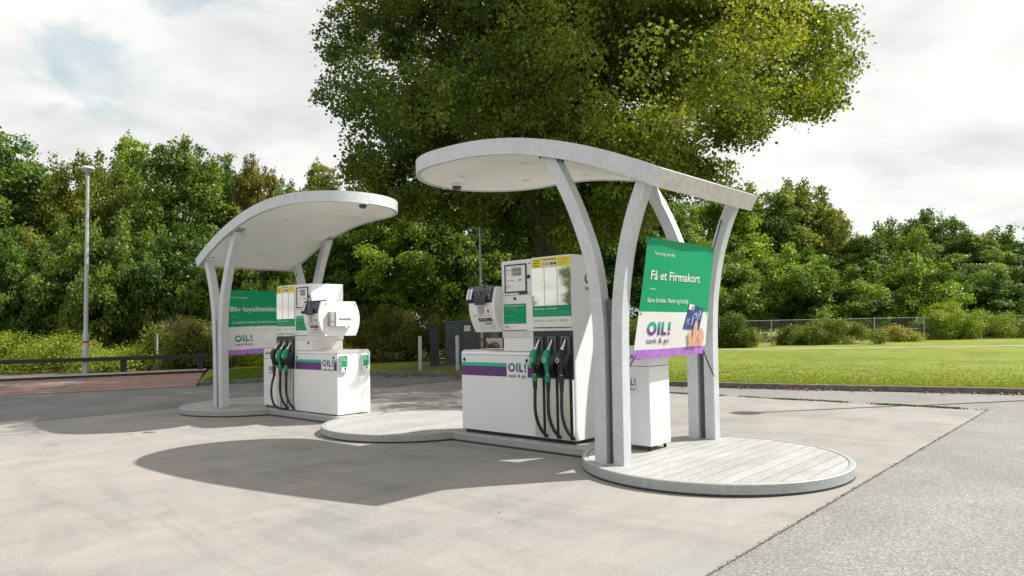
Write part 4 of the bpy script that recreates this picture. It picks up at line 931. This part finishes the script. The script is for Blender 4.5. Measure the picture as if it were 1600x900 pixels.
for i, (px, ty_, hw, d, tn, lb) in enumerate(low): tree(px, ty_, hw, d, tn, lb, i+2, GL)
mid = [(560, 300, 84, 35, GD, 'dark tree behind the glove box of the left pump'), (640, 285, 90, 34, GB, 'bright yellow green tree between the two pumps'), (725, 300, 80, 35, G1, 'green tree behind the tall sign post'), (800, 330, 84, 37, GD, 'dark tree hidden behind the head of the right pump'),
       (885, 340, 84, 38, GD, 'dark tree behind the tower of the right pump'), (965, 320, 80, 39, GD, 'dark tree between the leaning posts of the right canopy'), (1045, 316, 88, 41, G1, 'green tree behind the company card poster')]
for i, (px, ty_, hw, d, tn, lb) in enumerate(mid): tree(px, ty_, hw, d, tn, lb, i+1, GM)
right = [(1125, 300, 96, 57, GB, 'bright green tree right beside the end of the right canopy'), (1192, 292, 84, 61, G1, 'green tree right of the canopy corner, first in the right group'), (1250, 284, 86, 62, OL, 'olive brown tree, the tallest of the trees right of the canopy'), (1300, 330, 66, 59, OL, 'smaller olive tree on the slope down to the dip in the tree line'),
         (1345, 372, 62, 57, GD, 'dark low tree standing in the dip of the right tree line'), (1400, 352, 70, 59, G1, 'green tree just right of the dip in the tree line'), (1457, 332, 66, 62, GD, 'dark pointed tree, the highest right of the dip'), (1515, 358, 78, 59, G1, 'green rounded tree above the right end of the fence'), (1575, 362, 84, 61, GD, 'dark tree above the clipped hedge at the right'), (1650, 372, 90, 59, G1, 'green tree cut off at the right edge of the photo'),
         (1150, 405, 84, 51, G1, 'low tree above the pointed shrub by the fence'), (1235, 390, 90, 52, GB, 'bright low tree in front of the olive brown tree'), (1320, 425, 84, 51.5, G1, 'low leafy tree behind the middle of the fence'), (1425, 405, 88, 52, GB, 'bright low tree right of the middle of the fence'), (1530, 420, 90, 52.5, GD, 'low dark tree behind the clipped hedge')]
for i, (px, ty_, hw, d, tn, lb) in enumerate(right): tree(px, ty_, hw, d, tn, lb, i, GR)
# the side of the road behind the camera, seen only in the glass
for i, (dx, dy, hh) in enumerate(((6, -54, 11), (-8, -58, 12), (-24, -55, 10), (-38, -54, 12), (-52, -50, 11))):
    t = thing('woodland_tree', 'tree across the road, mirrored in the glass of the right pump', 'tree', (dx, dy, 0), i*1.3, 'trees across the road'); t.scale = (1.5, 1.5, hh/10.9)
    c_ = bpy.data.objects.new('crown', protos[i][0]); COL.objects.link(c_); c_.parent = t; q = bpy.data.objects.new('trunk', protos[i][1]); COL.objects.link(q); q.parent = t
# shrubs
def shrub(name, label, cat, px, d, hw, y1, tint, n, lsz, mat='bright_leaf', seed=0, shape='round', group=None, depth=None, zb_=.05):
    H_ = zat(px, y1, d)-zb_; w_ = hw/FPX*d; dp = depth or w_*.8
    t = thing(name, label, cat, at(px, d, zb_), ra, group)
    r_ = np.random.default_rng(seed+int(px)); nb_ = max(10, int(24*max(1, w_/1.2))); bl = []
    for i in range(nb_):
        x = r_.uniform(-1, 1); y = r_.uniform(-1, 1); cap = math.sqrt(max(.05, 1-x*x*.8)) if shape == 'round' else (1 if shape == 'hedge' else max(.05, 1-abs(x)**.8))
        zz = r_.uniform(.12, .86)*H_*cap*(r_.uniform(.85, 1.05))
        if shape == 'cone': x *= max(.15, 1-zz/H_)
        b = min(.42, H_*.2)*r_.uniform(.7, 1.3); bl.append((x*(w_-b*.6), y*dp, zz, b*1.2, b*1.1, b*.9))
    pos, nr, sz, var = blob_leaves(bl, n, lsz, .13, .8)
    pos[:, 2] = np.maximum(pos[:, 2], .01)
    me = leafmesh(pos, nr, sz, var, [mat], 'leaves', .5); o = bpy.data.objects.new('leaves', me); COL.objects.link(o); o.parent = t; o.color = (*tint, 1)
    mb = MB()
    for i in range(9):
        b = bl[i]; mb.tube([(b[0]*.3, b[1]*.3, -.03), (b[0]*.7, b[1]*.7, b[2]*.5), (b[0], b[1], b[2])], [.025, .018, .008], 'bark', 5)
    mb.build('stems', t); return t, bl, H_, w_
# undergrowth on the left: one tangled mass
bl = []; r_ = np.random.default_rng(77)
for i in range(300):
    px = r_.uniform(-60, 530); d = r_.uniform(28.6, 33); hh = (1.15+.5*math.sin(px*.021)+.3*math.sin(px*.06+1))*(.7+.3*(d-28)/5)
    p = at(px, d); b = r_.uniform(.3, .55); bl.append((p.x, p.y, r_.uniform(.1, hh), b*1.2, b*1.2, b*.75))
pos, nr, sz, var = blob_leaves(bl, 90000, .11, .16, .9); pos[:, 2] = np.maximum(pos[:, 2], .03)
o = bpy.data.objects.new('undergrowth', leafmesh(pos, nr, sz, var+.1, ['bright_leaf'], 'undergrowth', .4)); COL.objects.link(o); o.color = (1.35, 1.5, 1.0, 1); tag(o, 'yellow green brambles and tall weeds behind the railing', 'undergrowth', kind='stuff')
shrub('shrub', 'dark leafy shrub behind the marker post', 'shrub', 250, 29.8, 20, 480, (.75, .85, .6), 6000, .13, shape='cone')
ts, bl, H_, w_ = shrub('flowering_shrub', 'tall shrub with purple flower spikes beside the left canopy posts', 'shrub', 312, 28.8, 42, 488, (.8, .85, .7), 12000, .12)
fp = []; fv = []
for i in range(34):
    b = bl[r_.integers(len(bl))]; a = r_.uniform(0, 6.28); q = np.array([b[0]*1.1-.1+math.cos(a)*.3, -.55*abs(math.sin(a))-.1, max(b[2], H_*.62)+r_.uniform(.0, .42)]); dr = np.array([r_.normal()*.4, r_.normal()*.3, .7])
    for k_ in range(26): fp.append(q+dr*.3*k_/26+r_.normal(size=3)*.022); fv.append(r_.uniform(0, 1))
o = bpy.data.objects.new('flowers', leafmesh(np.array(fp), r_.normal(size=(len(fp), 3)), .055, np.array(fv), ['flower'], 'flowers', .8)); COL.objects.link(o); o.parent = ts
shrub('hedge', 'tall rough green brown hedge between the two pumps', 'hedge', 615, 31, 92, 478, (0.84, 0.74, 0.75), 42000, .10, shape='hedge', depth=1.0)
shrub('hedge', 'short hedge end behind the service cabinets', 'hedge', 760, 31.5, 62, 488, (0.94, 1.05, 0.75), 22000, .11, shape='hedge', depth=.9)
shrub('shrub', 'rough shrub behind the right pump, left of the lawn', 'shrub', 990, 34, 80, 500, (0.68, 0.81, 0.62), 18000, .12)
shrub('climbing_shrub', 'small leafy shrub growing round the low white sign', 'shrub', 764, 24.3, 13, 536, (0.54, 0.68, 0.56), 1500, .11, depth=.25)
GF = 'shrubs along the chain link fence'
for a in (('shrub', 'tall pointed green shrub at the left end of the fence', 'shrub', 1138, 39.2, 22, 458, (0.74, 0.92, 0.62), 8000, .13, 'bright_leaf', 1, 'cone', GF),
          ('shrub', 'rounded shrub at the foot of the pointed shrub', 'shrub', 1160, 38.8, 22, 512, (0.81, 0.94, 0.62), 6000, .12, 'bright_leaf', 2, 'round', GF),
          ('shrub', 'small dark shrub between the second and third fence posts', 'shrub', 1226, 41, 15, 500, (0.61, 0.70, 0.56), 4000, .12, 'bright_leaf', 3, 'cone', GF),
          ('shrub', 'wide dull green shrub in front of the middle of the fence', 'shrub', 1300, 41, 62, 498, (0.84, 0.92, 0.75), 18000, .12, 'bright_leaf', 4, 'round', GF),
          ('shrub', 'low pale dry shrub right of the middle of the fence', 'shrub', 1400, 43.5, 34, 508, (1.49, 1.24, 1.12), 7000, .11, 'bright_leaf', 5, 'round', GF),
          ('shrub', 'bright spiky shrub standing above the right part of the fence', 'shrub', 1478, 46, 40, 466, (1.28, 1.49, 0.88), 12000, .15, 'bright_leaf', 6, 'round', GF),
          ('hedge', 'dense yellow green hedge at the right edge behind the lawn', 'hedge', 1590, 47, 68, 484, (1.15, 1.28, 0.75), 26000, .12, 'bright_leaf', 7, 'hedge', GF)):
    shrub(*a)
bl = []
for i in range(150):
    px = r_.uniform(1040, 1650); d = 41.5+(px-1122)*.0165+r_.uniform(.2, 3); p = at(px, d); bl.append((p.x, p.y, r_.uniform(.05, .65), .6, .6, .3))
pos, nr, sz, var = blob_leaves(bl, 30000, .10, .2, .9); pos[:, 2] = np.maximum(pos[:, 2], .03)
o = bpy.data.objects.new('undergrowth', leafmesh(pos, nr, sz, var+.3, ['bright_leaf'], 'undergrowth', .3)); COL.objects.link(o); o.color = (1.25, 1., .95, 1); tag(o, 'dry yellow weeds behind the chain link fence', 'undergrowth', kind='stuff')
